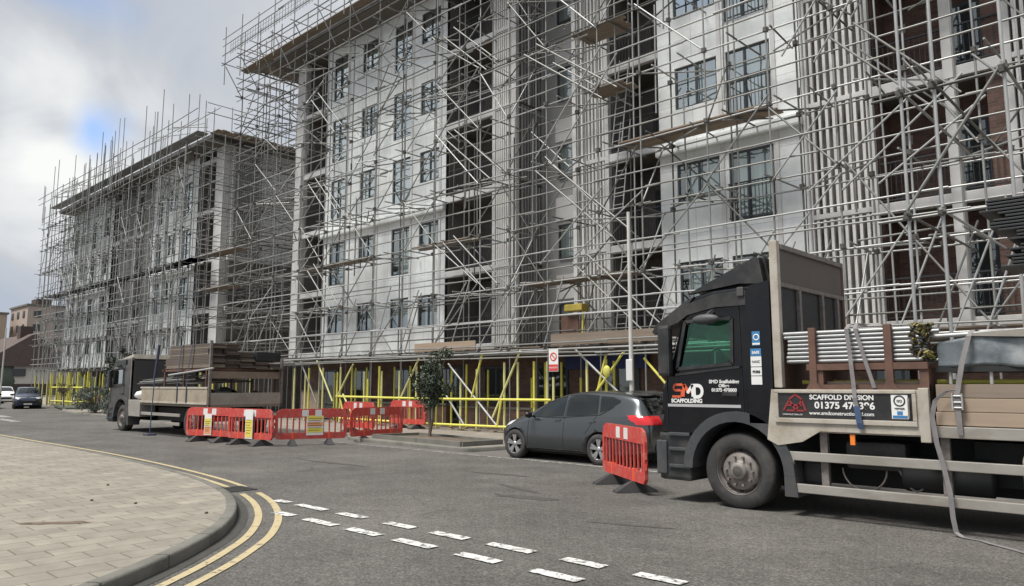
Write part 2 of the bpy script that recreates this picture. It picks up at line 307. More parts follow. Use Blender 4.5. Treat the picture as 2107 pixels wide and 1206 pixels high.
def netmat():
    m = bpy.data.materials.new('green_debris_netting'); m.use_nodes = True; t = m.node_tree; t.nodes.clear()
    o = t.nodes.new('ShaderNodeOutputMaterial'); mx = t.nodes.new('ShaderNodeMixShader'); d = t.nodes.new('ShaderNodeBsdfDiffuse'); d.inputs[0].default_value = (0.30, 0.48, 0.38, 1)
    tp = t.nodes.new('ShaderNodeBsdfTransparent'); g = t.nodes.new('ShaderNodeNewGeometry'); n = t.nodes.new('ShaderNodeTexNoise'); n.inputs['Scale'].default_value = 2.2; n.inputs['Detail'].default_value = 6
    t.links.new(g.outputs['Position'], n.inputs[0]); r = t.nodes.new('ShaderNodeMapRange'); r.inputs[1].default_value = 0.45; r.inputs[2].default_value = 0.65; r.inputs[3].default_value = 0.08; r.inputs[4].default_value = 0.45
    t.links.new(n.outputs['Fac'], r.inputs[0]); t.links.new(r.outputs[0], mx.inputs[0]); t.links.new(tp.outputs[0], mx.inputs[1]); t.links.new(d.outputs[0], mx.inputs[2]); t.links.new(mx.outputs[0], o.inputs[0])
    return m

# ------------------------------------------------------------------ mesh helpers
class MB:
    def __init__(s): s.v = []; s.f = []; s.sm = []
    def add(s, vs, fs, smooth=False):
        o = len(s.v); s.v += [tuple(v) for v in vs]; s.f += [tuple(i + o for i in f) for f in fs]; s.sm += [smooth] * len(fs); return s
    def box(s, x0, x1, y0, y1, z0, z1):
        vs = [(x, y, z) for x in (x0, x1) for y in (y0, y1) for z in (z0, z1)]
        return s.add(vs, [(0, 1, 3, 2), (4, 6, 7, 5), (0, 4, 5, 1), (2, 3, 7, 6), (0, 2, 6, 4), (1, 5, 7, 3)])
    def cbox(s, x0, x1, y0, y1, z0, z1, c=0.01):
        """box with chamfered edges"""
        bm = bmesh.new(); bmesh.ops.create_cube(bm, size=1)
        for v in bm.verts: v.co = Vector(((x0 + x1) / 2 + v.co.x * (x1 - x0), (y0 + y1) / 2 + v.co.y * (y1 - y0), (z0 + z1) / 2 + v.co.z * (z1 - z0)))
        bmesh.ops.bevel(bm, geom=list(bm.edges), offset=c, segments=2, affect='EDGES', profile=0.6)
        s.bm(bm, smooth=False); bm.free(); return s
    def bm(s, bm, smooth=True, mx=None):
        bm.verts.ensure_lookup_table()
        vs = [(mx @ v.co if mx else v.co) for v in bm.verts]
        return s.add(vs, [[v.index for v in f.verts] for f in bm.faces], smooth)
    def obox(s, p0, p1, w, h, upv=Vector((0, 0, 1))):
        """beam from p0 to p1, width w (sideways), height h"""
        p0 = Vector(p0); p1 = Vector(p1); d = (p1 - p0).normalized(); a = d.cross(upv)
        if a.length < 1e-4: a = Vector((1, 0, 0))
        a.normalize(); b = a.cross(d).normalized(); a = a * w / 2; b = b * h / 2
        vs = [p0 - a - b, p0 + a - b, p0 + a + b, p0 - a + b, p1 - a - b, p1 + a - b, p1 + a + b, p1 - a + b]
        return s.add(vs, [(0, 3, 2, 1), (4, 5, 6, 7), (0, 1, 5, 4), (1, 2, 6, 5), (2, 3, 7, 6), (3, 0, 4, 7)])
    def tube(s, p0, p1, r, n=8, r1=None, cap=True):
        p0 = Vector(p0); p1 = Vector(p1); d = p1 - p0
        if d.length < 1e-6: return s
        d.normalize(); a = d.orthogonal().normalized(); b = d.cross(a); r1 = r if r1 is None else r1
        vs = [p0 + (a * math.cos(2 * PI * i / n) + b * math.sin(2 * PI * i / n)) * r for i in range(n)] + [p1 + (a * math.cos(2 * PI * i / n) + b * math.sin(2 * PI * i / n)) * r1 for i in range(n)]
        s.add(vs, [(i, (i + 1) % n, n + (i + 1) % n, n + i) for i in range(n)], True)
        if cap: s.add(vs, [tuple(range(n))[::-1], tuple(range(n, 2 * n))])
        return s
    def path(s, pts, r, n=8):
        pts = [Vector(p) for p in pts]; rr = r if isinstance(r, (list, tuple)) else [r] * len(pts)
        rings = []; a = None
        for i, p in enumerate(pts):
            d = (pts[min(i + 1, len(pts) - 1)] - pts[max(i - 1, 0)]).normalized()
            a = d.orthogonal().normalized() if a is None else (a - d * a.dot(d)).normalized()
            b = d.cross(a); rings.append([p + (a * math.cos(2 * PI * k / n) + b * math.sin(2 * PI * k / n)) * rr[i] for k in range(n)])
        vs = [v for r_ in rings for v in r_]
        s.add(vs, [(i * n + k, i * n + (k + 1) % n, (i + 1) * n + (k + 1) % n, (i + 1) * n + k) for i in range(len(pts) - 1) for k in range(n)], True)
        s.add(vs, [tuple(range(n))[::-1], tuple(range((len(pts) - 1) * n, len(pts) * n))]); return s
    def ribbon(s, pts, w, wd, th=0.004):
        """flat strap along pts; wd = width direction"""
        pts = [Vector(p) for p in pts]; wd = Vector(wd).normalized() * w / 2
        vs = []
        for i, p in enumerate(pts):
            d = (pts[min(i + 1, len(pts) - 1)] - pts[max(i - 1, 0)]).normalized(); nn = d.cross(wd).normalized() * th / 2
            vs += [p - wd - nn, p + wd - nn, p + wd + nn, p - wd + nn]
        fs = [(i * 4 + k, i * 4 + (k + 1) % 4, i * 4 + 4 + (k + 1) % 4, i * 4 + 4 + k) for i in range(len(pts) - 1) for k in range(4)]
        k = len(pts) * 4 - 4
        return s.add(vs, fs + [(3, 2, 1, 0), (k, k + 1, k + 2, k + 3)])
    def prism(s, poly, y0, y1, axis='y'):
        """poly of (a,b); axis y: (x,z) ; axis x: (y,z) ; axis z: (x,y)"""
        n = len(poly)
        def P(p, t): return {'y': (p[0], t, p[1]), 'x': (t, p[0], p[1]), 'z': (p[0], p[1], t)}[axis]
        vs = [P(p, y0) for p in poly] + [P(p, y1) for p in poly]
        return s.add(vs, [tuple(range(n)), tuple(range(n, 2 * n))[::-1]] + [(i, n + i, n + (i + 1) % n, (i + 1) % n) for i in range(n)])
    def lathe(s, prof, c, axis='y', n=32):
        """prof: list of (radius, offset along axis)"""
        vs = []
        for r, o in prof:
            for k in range(n):
                a = 2 * PI * k / n; u = r * math.cos(a); w = r * math.sin(a)
                vs.append({'y': (c[0] + u, c[1] + o, c[2] + w), 'x': (c[0] + o, c[1] + u, c[2] + w), 'z': (c[0] + u, c[1] + w, c[2] + o)}[axis])
        return s.add(vs, [(i * n + k, i * n + (k + 1) % n, (i + 1) * n + (k + 1) % n, (i + 1) * n + k) for i in range(len(prof) - 1) for k in range(n)], True)
    def ell(s, c, r, nu=14, nv=9, jit=0):
        vs = []
        for j in range(nv + 1):
            t = PI * j / nv
            for i in range(nu):
                a = 2 * PI * i / nu; k = 1 + random.uniform(-jit, jit)
                vs.append((c[0] + r[0] * math.sin(t) * math.cos(a) * k, c[1] + r[1] * math.sin(t) * math.sin(a) * k, c[2] + r[2] * math.cos(t) * k))
        return s.add(vs, [(j * nu + i, (j + 1) * nu + i, (j + 1) * nu + (i + 1) % nu, j * nu + (i + 1) % nu) for j in range(nv) for i in range(nu)], True)
    def build(s, name, m, parent=None, fixn=True):
        me = bpy.data.meshes.new(name)
        o0 = parent.location if parent is not None else Vector((0, 0, 0))
        p = parent
        while p is not None and p.parent is not None: p = p.parent
        if parent is not None: o0 = p['_o'] if '_o' in p else (0, 0, 0)
        me.from_pydata([(v[0] - o0[0], v[1] - o0[1], v[2] - o0[2]) for v in s.v], [], s.f)
        me.polygons.foreach_set('use_smooth', s.sm)
        me.validate(); me.update()
        if fixn:
            b = bmesh.new(); b.from_mesh(me); bmesh.ops.recalc_face_normals(b, faces=b.faces); b.to_mesh(me); b.free()
        me.materials.append(m)
        o = bpy.data.objects.new(name, me); COL.objects.link(o)
        if parent is not None: o.parent = parent
        return o
def thing(name, label, cat, loc=(0, 0, 0), group=None, world=True):
    """an Empty at the thing's base; parts are given in world coordinates (world=True) or local ones"""
    o = bpy.data.objects.new(name, None); COL.objects.link(o); o.location = loc; o.empty_display_size = 0.3
    o['label'] = label; o['category'] = cat
    if group: o['group'] = group
    if world: o['_o'] = tuple(loc)
    return o
def tag(o, label, cat, group=None):
    o['label'] = label; o['category'] = cat
    if group: o['group'] = group
    return o
def struct(o, kind='structure'):
    o['kind'] = kind; return o
def relocate(o, loc):
    """single-mesh thing: put its origin at loc without moving it"""
    l = Vector(loc)
    for v in o.data.vertices: v.co -= l
    o.location = l; return o
def copy_tree(o, parent=None):
    c = o.copy(); COL.objects.link(c)
    if parent is not None: c.parent = parent
    for ch in o.children: copy_tree(ch, c)
    return c
def text(s, size, m, parent, x, y, z, name='lettering', sx=1.0, align='LEFT', ext=0.002, bold=0.0, shear=0.0, face='-y'):
    cu = bpy.data.curves.new(name, 'FONT'); cu.body = s; cu.size = size; cu.extrude = ext; cu.align_x = align; cu.offset = bold; cu.shear = shear
    o = bpy.data.objects.new('t', cu); COL.objects.link(o)
    dg = bpy.context.evaluated_depsgraph_get(); me = bpy.data.meshes.new_from_object(o.evaluated_get(dg))
    bpy.data.objects.remove(o)
    mb = MB()
    if face == '-y': vs = [(x + v.co.x * sx, y - v.co.z, z + v.co.y) for v in me.vertices]
    else: vs = [(x + v.co.z, y + v.co.x * sx, z + v.co.y) for v in me.vertices]   # faces +x
    mb.add(vs, [tuple(p.vertices) for p in me.polygons]); bpy.data.meshes.remove(me)
    return mb.build(name, m, parent)
def boolean(o, cutter_mb, op='DIFFERENCE'):
    c = cutter_mb.build('cutter', M['chassis'])
    if o.parent is not None:
        r = o.parent
        c.location = [-k for k in r['_o']]
    bpy.context.view_layer.update()
    sv = o.parent; o.parent = None
    md = o.modifiers.new('b', 'BOOLEAN'); md.operation = op; md.object = c; md.solver = 'EXACT'
    dg = bpy.context.evaluated_depsgraph_get(); me = bpy.data.meshes.new_from_object(o.evaluated_get(dg))
    o.modifiers.clear(); o.data = me; o.parent = sv
    bpy.data.objects.remove(c); return o

# ================================================================== GROUND
def sheet(poly, z, name, m, kind='structure'):
    mb = MB(); mb.add([(p[0], p[1], z) for p in poly], [tuple(range(len(poly)))])
    o = mb.build(name, m); bmn = bmesh.new(); bmn.from_mesh(o.data)
    for f in bmn.faces:
        if f.normal.z < 0: f.normal_flip()
    bmn.to_mesh(o.data); bmn.free()
    if kind: o['kind'] = kind
    return o
struct(MB().add([(-900, -300, 0), (300, -300, 0), (300, 900, 0), (-900, 900, 0)], [(0, 1, 2, 3)]).build('road', M['asphalt']))

def catmull(pts, n=8):
    out = []
    for i in range(len(pts) - 1):
        p0 = Vector(pts[max(i - 1, 0)]); p1 = Vector(pts[i]); p2 = Vector(pts[i + 1]); p3 = Vector(pts[min(i + 2, len(pts) - 1)])
        for k in range(n):
            t = k / n; out.append(0.5 * ((2 * p1) + (-p0 + p2) * t + (2 * p0 - 5 * p1 + 4 * p2 - p3) * t * t + (-p0 + 3 * p1 - 3 * p2 + p3) * t ** 3))
    out.append(Vector(pts[-1])); return out
KERB = catmull([(-42, 6.15), (-34, 6.18), (-26.4, 6.2), (-22, 6.24), (-19.0, 6.21), (-16.5, 6.1), (-14.3, 5.93), (-12.3, 5.68), (-10.6, 5.28), (-9.26, 4.72), (-8.19, 4.05), (-7.47, 3.40), (-6.93, 2.80), (-6.4, 2.1), (-5.9, 1.3), (-5.45, 0.3), (-5.1, -1.0), (-4.9, -3), (-4.85, -6)], 7)
def offset(pl, d):
    out = []
    for i, p in enumerate(pl):
        t = (pl[min(i + 1, len(pl) - 1)] - pl[max(i - 1, 0)]).normalized(); out.append(Vector((p.x - t.y * d, p.y + t.x * d)))
    return out
def band(pl, d0, d1, z, name, m, i0=0, i1=None):
    a = offset(pl, d0)[i0:i1]; b = offset(pl, d1)[i0:i1]; n = len(a)
    mb = MB(); mb.add([(p.x, p.y, z) for p in a] + [(p.x, p.y, z) for p in b], [(i, i + 1, n + i + 1, n + i) for i in range(n - 1)])
    return struct(mb.build(name, m))
# kerb stones: rounded top edge, upright face; the road lies to the left of the run (positive offset)
def kerb_run(pl, name, h=0.12, w=0.13, closed=False, m=None, side=1):
    prof = [(0.0, -0.02), (0.0, h - 0.03), (-0.008 * side, h - 0.008), (-0.03 * side, h), (-w * side, h + 0.0)]
    cols = [offset(pl, d) for d, z in prof]; n = len(pl); mb = MB()
    vs = [(cols[j][i].x, cols[j][i].y, prof[j][1]) for j in range(len(prof)) for i in range(n)]
    mb.add(vs, [(j * n + i, j * n + i + 1, (j + 1) * n + i + 1, (j + 1) * n + i) for j in range(len(prof) - 1) for i in range(n - 1)], True)
    return struct(mb.build(name, m or M['kerb']))
kerb_run(KERB, 'kerb')
# joints between kerb stones: thin dark mortar gaps
mb = MB(); acc = 0; of0 = offset(KERB, 0.002); of1 = offset(KERB, -0.125)
for i in range(1, len(KERB)):
    acc += (KERB[i] - KERB[i - 1]).length
    if acc > 0.9 and KERB[i].x > -22:
        acc = 0; a = of0[i]; b = of1[i]; t = (KERB[i] - KERB[i - 1]).normalized() * 0.004
        mb.add([(a.x - t.x, a.y - t.y, 0), (a.x + t.x, a.y + t.y, 0), (a.x + t.x, a.y + t.y, 0.1215), (a.x - t.x, a.y - t.y, 0.1215)], [(0, 1, 2, 3)])
        mb.add([(a.x - t.x, a.y - t.y, 0.1225), (a.x + t.x, a.y + t.y, 0.1225), (b.x + t.x, b.y + t.y, 0.1225), (b.x - t.x, b.y - t.y, 0.1225)], [(0, 1, 2, 3)])
struct(mb.build('kerb_joints', M['hubdark']))
inner = offset(KERB, -0.128)
sheet([(p.x, p.y) for p in inner] + [(-30, -6), (-60, -6), (-60, 6.15)], 0.116, 'pavement', M['pave'])
# double yellow lines follow the kerb; a small break at the gully grate
gi = min(range(len(KERB)), key=lambda i: (KERB[i] - Vector((-11.6, 5.5))).length)
for d0 in (0.22, 0.46):
    band(KERB, d0, d0 + 0.09, 0.008, 'yellow_line', M['yline'], 0, gi)
    band(KERB, d0, d0 + 0.09, 0.008, 'yellow_line', M['yline'], gi + 2, None)
# dark gutter strip of silt along the kerb
band(KERB, 0.002, 0.14, 0.004, 'gutter', mat('gutter_silt', (0.05, 0.05, 0.045), 0.9, var=0.3, vscale=6), 0, None)
# give-way dashes, two rows across the side road mouth
mb = MB()
def dash(mb, x0, x1, y, w=0.15):
    n = 8; vs = []
    for i in range(n + 1):
        xx = x0 + (x1 - x0) * i / n; vs += [(xx, y - w / 2 + random.uniform(-.006, .006), 0.011), (xx, y + w / 2 + random.uniform(-.006, .006), 0.011)]
    mb.add(vs, [(2 * i, 2 * i + 2, 2 * i + 3, 2 * i + 1) for i in range(n)])
for i, (a, b) in enumerate(((-10.02, -9.68), (-9.42, -8.75), (-8.42, -7.88), (-7.42, -6.92), (-6.58, -6.02), (-5.69, -5.07), (-4.68, -4.2), (-3.85, -3.37), (-2.9, -2.3), (-2.0, -1.4))): dash(mb, a, b, 5.70)
for a, b in ((-9.08, -8.68), (-8.36, -7.72), (-7.45, -6.87), (-6.57, -5.95), (-5.58, -5.03), (-4.6, -4.06), (-3.6, -3.0), (-2.7, -2.1)): dash(mb, a, b, 5.17)
struct(mb.build('road_markings', M['wline']))
mb = MB(); mb.add([(-19, 12.50, .006), (8, 12.42, .006), (8, 12.50, .006), (-19, 12.58, .006)], [(0, 1, 2, 3)])
mb.add([(-52, 10.6, .006), (-46, 10.3, .006), (-46, 10.9, .006), (-52, 11.2, .006)], [(0, 1, 2, 3)]); mb.add([(-44, 9.6, .006), (-40, 9.4, .006), (-40, 9.8, .006), (-44, 10, .006)], [(0, 1, 2, 3)])
struct(mb.build('parking_line', M['wline2']))
# parking lane lies slightly paler than the carriageway
sheet([(-20, 12.58), (12, 12.50), (12, 14.3), (-20, 14.3)], 0.004, 'parking_bay', mat('parking_tarmac', (0.135, 0.125, 0.115), 0.85, var=0.2, vscale=3, bump=0.4, bscale=60))
# tar patches in the carriageway
for i, (cx, cy, w, h, a) in enumerate(((-9.9, 10.2, 1.5, .16, .1), (-8.3, 9.0, 1.3, .12, -.3), (-7.6, 8.4, 1.1, .3, .2), (-14, 9.2, 2.2, .2, .05), (-5.2, 7.6, 1.2, .10, .3))):
    pts = []
    for k in range(22):
        t = 2 * PI * k / 22; rr = 1 + random.uniform(-.22, .22); u = w / 2 * math.cos(t) * rr; v = h / 2 * math.sin(t) * rr
        pts.append((cx + u * math.cos(a) - v * math.sin(a), cy + u * math.sin(a) + v * math.cos(a)))
    sheet(pts, 0.004, 'road_stain', mat('road_stain_%d' % i, (0.068, 0.063, 0.058), 0.8, var=0.3, vscale=5))
# gully grate
g = thing('drain_grate', 'cast iron drain grate set in the gutter across the double yellow lines', 'drain grate', (-11.55, 5.86, 0))
MB().box(-11.83, -11.27, 5.63, 5.66, 0, .014).box(-11.83, -11.27, 6.05, 6.08, 0, .014).box(-11.83, -11.8, 5.66, 6.05, 0, .014).box(-11.3, -11.27, 5.66, 6.05, 0, .014).build('frame', M['iron'], g)
mb = MB()
for k in range(8): mb.box(-11.78 + k * .062, -11.75 + k * .062, 5.66, 6.05, .001, .012)
mb.build('bars', M['iron'], g)
# litter and stones near the kerb
for i, (x_, y_, z_) in enumerate(((-9.0, 4.2, .128), (-10.4, 3.9, .128), (-11.1, 3.6, .128), (-12.6, 4.3, .128))):
    tag(relocate(MB().ell((x_, y_, z_), (.018, .024, .012), 8, 5, .2).build('pebble', M['soil']), (x_, y_, .116)), 'small dark stone lying loose on the pale slab pavement', 'stone', 'stones on the slab pavement')
pts = []
for k in range(26):
    t = 2 * PI * k / 26; rr = 1 + random.uniform(-.35, .3); u = .36 * math.cos(t) * rr; v = .085 * math.sin(t) * rr; a = 0.9
    pts.append((-9.62 + u * math.cos(a) - v * math.sin(a), 2.76 + u * math.sin(a) + v * math.cos(a)))
sheet(pts, 0.120, 'pavement_stain', mat('brown_pavement_patch', (0.13, 0.095, 0.07), 0.9, var=0.3, vscale=14))

# far pavement in front of the flats, build-out and planting bed
FK = [(-48, 14.25), (-20.6, 14.2), (-19.4, 13.35), (-18.6, 13.1), (-13.9, 12.86), (-13.55, 13.0), (-13.4, 14.25), (14, 14.25)]
sheet([(-48, 14.3)] + [(p[0], p[1] + .12) for p in FK[1:-1]] + [(14, 14.37), (14, 40), (-110, 40), (-110, 19.5), (-60, 17.3), (-53, 15.2)], 0.111, 'footway', M['pave_f'])
fk = [Vector(p) for p in [(-110, 19.4), (-60, 17.2), (-53, 15.1)] + FK]
kerb_run(fk, 'far_kerb', 0.112, 0.125, side=-1)
# planting bed
bed = [(-18.1, 13.35), (-14.0, 13.05), (-13.85, 14.35), (-17.7, 14.75)]
pb = thing('planting_bed', 'low stone-edged planting bed of bare soil beside the grey hatchback', 'planting bed', (-16, 13.9, 0.11))
mb = MB(); nn = 26
grid = []
for i in range(nn + 1):
    for j in range(9):
        u = i / nn; v = j / 8; a = Vector(bed[0]).lerp(Vector(bed[1]), u); b = Vector(bed[3]).lerp(Vector(bed[2]), u); p = a.lerp(b, v)
        grid.append((p.x, p.y, .15 + .07 * math.sin(PI * v) * math.sin(PI * u) + random.uniform(-.012, .018)))
mb.add(grid, [(i * 9 + j, (i + 1) * 9 + j, (i + 1) * 9 + j + 1, i * 9 + j + 1) for i in range(nn) for j in range(8)], True); mb.build('soil', M['soil'], pb)
for k in range(4):
    a = bed[k]; b = bed[(k + 1) % 4]; MB().obox((a[0], a[1], .17), (b[0], b[1], .17), .1, .13).build('edging_stone', M['kerb'], pb)
pb2 = thing('planting_bed', 'far small planting bed with grassy edge beside the dark parked cars', 'planting bed', (-58, 17.6, 0.1))
MB().prism([(-64, 17.6), (-54, 15.6), (-53, 17.6), (-60, 18.8)], 0.08, .22, 'z').build('soil', M['leaf_g'], pb2)

# ================================================================== BUILDINGS
ZF = [3.18, 6.1, 9.15, 12.15, 15.25, 18.1]     # floor levels
def holes_wall(mb, x0, x1, z0, z1, Y, holes, depth=0.14):
    xs = sorted({x0, x1} | {h[0] for h in holes} | {h[1] for h in holes}); zs = sorted({z0, z1} | {h[2] for h in holes} | {h[3] for h in holes})
    for i in range(len(xs) - 1):
        for j in range(len(zs) - 1):
            cx = (xs[i] + xs[i + 1]) / 2; cz = (zs[j] + zs[j + 1]) / 2
            if any(h[0] < cx < h[1] and h[2] < cz < h[3] for h in holes): continue
            mb.add([(xs[i], Y, zs[j]), (xs[i + 1], Y, zs[j]), (xs[i + 1], Y, zs[j + 1]), (xs[i], Y, zs[j + 1])], [(0, 1, 2, 3)])
    for a, b, c, d in holes:
        mb.add([(a, Y, c), (b, Y, c), (b, Y + depth, c), (a, Y + depth, c)], [(0, 1, 2, 3)]); mb.add([(a, Y, d), (b, Y, d), (b, Y + depth, d), (a, Y + depth, d)], [(0, 1, 2, 3)])
        mb.add([(a, Y, c), (a, Y, d), (a, Y + depth, d), (a, Y + depth, c)], [(0, 1, 2, 3)]); mb.add([(b, Y, c), (b, Y, d), (b, Y + depth, d), (b, Y + depth, c)], [(0, 1, 2, 3)])
    return mb
def window(root, a, b, c, d, Y, floor, mull=0.5, juliet=False, curtain=True):
    """frame with glazing bars > pane, curtain"""
    t = .055; y0, y1 = Y + .05, Y + .11; fr = MB()
    fr.box(a, b, y0, y1, c, c + t).box(a, b, y0, y1, d - t, d).box(a, a + t, y0, y1, c + t, d - t).box(b - t, b, y0, y1, c + t, d - t)
    xm = a + (b - a) * mull; fr.box(xm - .03, xm + .03, y0 - .004, y1, c + t, d - t)
    if juliet: fr.box(a + t, xm - .03, y0, y1, c + 1.0, c + 1.05)
    w = fr.build('window', M['wframe'], root)
    MB().add([(a + t, Y + .08, c + t), (b - t, Y + .08, c + t), (b - t, Y + .08, d - t), (a + t, Y + .08, d - t)], [(0, 1, 2, 3)]).build('pane', M['glass_hi'] if floor >= 2 else M['glass'], w)
    if curtain:
        n = 26; vs = []; g0 = a + .06 + random.uniform(0, .2) * (b - a); g1 = b - .06 - random.choice((0, 0, .25)) * (b - a)
        for i in range(n + 1):
            xx = g0 + (g1 - g0) * i / n; yy = Y + .24 + .03 * math.sin(i * 1.9) + random.uniform(-.008, .008); vs += [(xx, yy, c + .02), (xx, yy, d - .02)]
        MB().add(vs, [(2 * i, 2 * i + 2, 2 * i + 3, 2 * i + 1) for i in range(n)], True).build('curtain', M['curtain'], w)
    if juliet:
        r = MB(); z0 = c + .05; z1 = c + 1.05; r.box(a - .03, b + .03, Y - .06, Y - .03, z1, z1 + .035).box(a - .03, b + .03, Y - .055, Y - .035, z0, z0 + .03)
        k = a
        while k < b: r.box(k, k + .014, Y - .052, Y - .038, z0, z1); k += .11
        r.build('guard_rail', M['rail'], w)
    return w
def railing(root, p0, p1, z, h=1.05, step=.115, name='balcony_railing'):
    r = MB(); p0 = Vector(p0); p1 = Vector(p1); d = (p1 - p0); n = int(d.length / step)
    r.obox((p0.x, p0.y, z + h), (p1.x, p1.y, z + h), .05, .04).obox((p0.x, p0.y, z + .1), (p1.x, p1.y, z + .1), .04, .03)
    for i in range(n + 1):
        p = p0 + d * (i / n); r.box(p.x - .008, p.x + .008, p.y - .008, p.y + .008, z + .1, z + h)
    return r.build(name, M['rail'], root)
def louvre(root, x0, x1, Y, z0, z1, n, m, side=False):
    """screen of upright slats; side=True runs along y at x = x0"""
    r = MB()
    for i in range(n):
        c = x0 + (x1 - x0) * (i + .5) / n
        if side: r.box(Y - .03, Y + .03, c - .028, c + .028, z0, z1)
        else: r.box(c - .036, c + .036, Y - .05, Y + .05, z0, z1)
    return r.build('louvre_screen', m, root)

def block(name, label, loc, bays, nf, ztop, xl, xr, eaveY, backY, roofy=True):
    B = thing(name, label, 'apartment building', loc)
    Y = 19.5
    # core behind every bay
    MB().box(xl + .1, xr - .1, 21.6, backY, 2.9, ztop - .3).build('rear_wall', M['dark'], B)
    for (kind, x0, x1, opt) in bays:
        zs = ZF[:nf + 1]
        if kind == 'white':
            holes = []; wins = []
            for f in range(nf):
                zf = ZF[f]; top = (5.3, 8.32, 11.38, 14.42, 17.55)[f]
                for k, (a, b, tall) in enumerate(opt):
                    if f == 0: bot = 4.02
                    else: bot = (0, 6.3, 9.4, 12.3, 15.4)[f] if tall else (0, 7.15, 10.05, 12.98, 16.15)[f]
                    holes.append((a, b, bot, top)); wins.append((a, b, bot, top, f, tall and f > 0))
            holes_wall(MB(), x0, x1, 2.95, ztop, Y, holes).build('cladding', M['clad'], B)
            # inner lining and panel joints, shadow gap strips
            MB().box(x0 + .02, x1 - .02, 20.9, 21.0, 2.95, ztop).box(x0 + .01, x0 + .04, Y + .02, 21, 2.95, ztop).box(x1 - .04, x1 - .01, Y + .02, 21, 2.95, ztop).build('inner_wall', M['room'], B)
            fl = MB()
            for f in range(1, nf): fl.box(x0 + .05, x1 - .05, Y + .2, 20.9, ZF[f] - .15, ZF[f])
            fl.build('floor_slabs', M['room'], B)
            st = MB()
            for k, (a, b, tall) in enumerate(opt): st.box(b + .04, b + .16, Y - .035, Y - .002, 2.96, ztop - .02)
            st.build('cladding_fins', M['frame_w'], B)
            MB().cbox(x0 - .05, x1 + .05, Y - .22, Y - .002, 8.62, 8.98, .06).build('cornice_band', M['clad'], B)
            for w in wins: window(B, w[0], w[1], w[2], w[3], Y, w[4], .5 if not w[5] else .42, w[5] and x1 > -15, curtain=(w[4] < 2 or random.random() < .75))
            MB().box(x0, x1, Y - .06, Y + .3, 2.72, 2.95).build('fascia_beam', M['galv_d'], B)
        elif kind == 'recess':
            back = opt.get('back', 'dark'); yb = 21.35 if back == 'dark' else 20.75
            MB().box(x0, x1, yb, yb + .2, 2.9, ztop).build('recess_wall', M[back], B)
            MB().box(x0, x0 + .04, Y + .15, yb, 2.9, ztop).build('party_wall', M[back], B)
            for f in range(nf + 1):
                if ZF[f] > ztop: continue
                z = ZF[f]
                MB().box(x0, x1, Y + .12, yb, z - .22, z - .02).build('balcony_slab', M['soffit'], B)
                MB().cbox(x0, x1, Y - .05, Y + .115, z - .24, z + .02, .015).build('balcony_beam', M['frame_w'], B)
                if f < nf:
                    railing(B, (x0 + .06, Y + .06), (x1 - .06, Y + .06), z)
                    # door and side light at the back of the balcony
                    wx = x0 + (x1 - x0) * opt.get('door', .45)
                    d = MB().box(wx, wx + .85, yb - .06, yb - .01, z + .02, z + 2.1).build('balcony_door', M['wframe'], B)
                    MB().add([(wx + .09, yb - .065, z + .2), (wx + .76, yb - .065, z + .2), (wx + .76, yb - .065, z + 2), (wx + .09, yb - .065, z + 2)], [(0, 1, 2, 3)]).build('pane', M['glass'], d)
                    if back == 'brick':
                        MB().box(wx - 1.15, wx - .87, yb - .03, yb - .005, z + 1.75, z + 2.0).build('vent_cover', M['cream'], B)
        elif kind == 'louvre':
            n = opt['n']; m = M[opt.get('m', 'slat')]
            MB().box(x0 + .02, x1 - .02, Y + .3, Y + .4, 2.95, ztop).build('screen_backing', M['dark'], B)
            MB().cbox(x0, x0 + .16, Y - .08, Y + .1, 2.8, ztop, .01).build('screen_post', M['frame_w'], B)
            MB().cbox(x1 - .16, x1, Y - .08, Y + .1, 2.8, ztop, .01).build('screen_post', M['frame_w'], B)
            for f in range(nf):
                z0 = ZF[f]; z1 = min(ZF[f + 1], ztop)
                louvre(B, x0 + .17, x1 - .17, Y, z0, z1 - .16, n, m)
                MB().cbox(x0 + .16, x1 - .16, Y - .07, Y + .08, z0 - .14, z0 - .01, .01).build('screen_rail', M['frame_w'], B)
        elif kind == 'sidelouvre':  # return face greyer than the front: its shade put into the slat colour
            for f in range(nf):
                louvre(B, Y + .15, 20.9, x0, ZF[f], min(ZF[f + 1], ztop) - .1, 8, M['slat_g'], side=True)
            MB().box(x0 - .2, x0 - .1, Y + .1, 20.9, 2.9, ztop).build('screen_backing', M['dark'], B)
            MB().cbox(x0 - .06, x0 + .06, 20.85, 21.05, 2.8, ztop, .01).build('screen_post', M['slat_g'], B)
        elif kind == 'core':
            yb = 21.0
            MB().box(x0, x1, yb, yb + .2, 2.9, ztop).build('core_wall', M['slat_g'], B)
            for f in range(nf):
                z = ZF[f]
                window(B, x0 + .75, x1 - .15, z + .15, z + 1.45, yb - .12, 0, .5, False, False)
                MB().box(x0 + .6, x1, yb - .03, yb - .002, z + 1.6, z + 2.5).build('spandrel_panel', M['frame_w'], B)
        elif kind == 'pier':
            MB().cbox(x0, x1, Y - .1, Y + .5, 2.8, ztop, .02).build('corner_pier', M['frame_w'], B)
    # ground storey
    g = MB().box(xl + .2, xr - .2, 20.6, 20.8, .1, 2.9).build('ground_storey_wall', M['brick'], B)
    x = xl + 1.2; k = 0
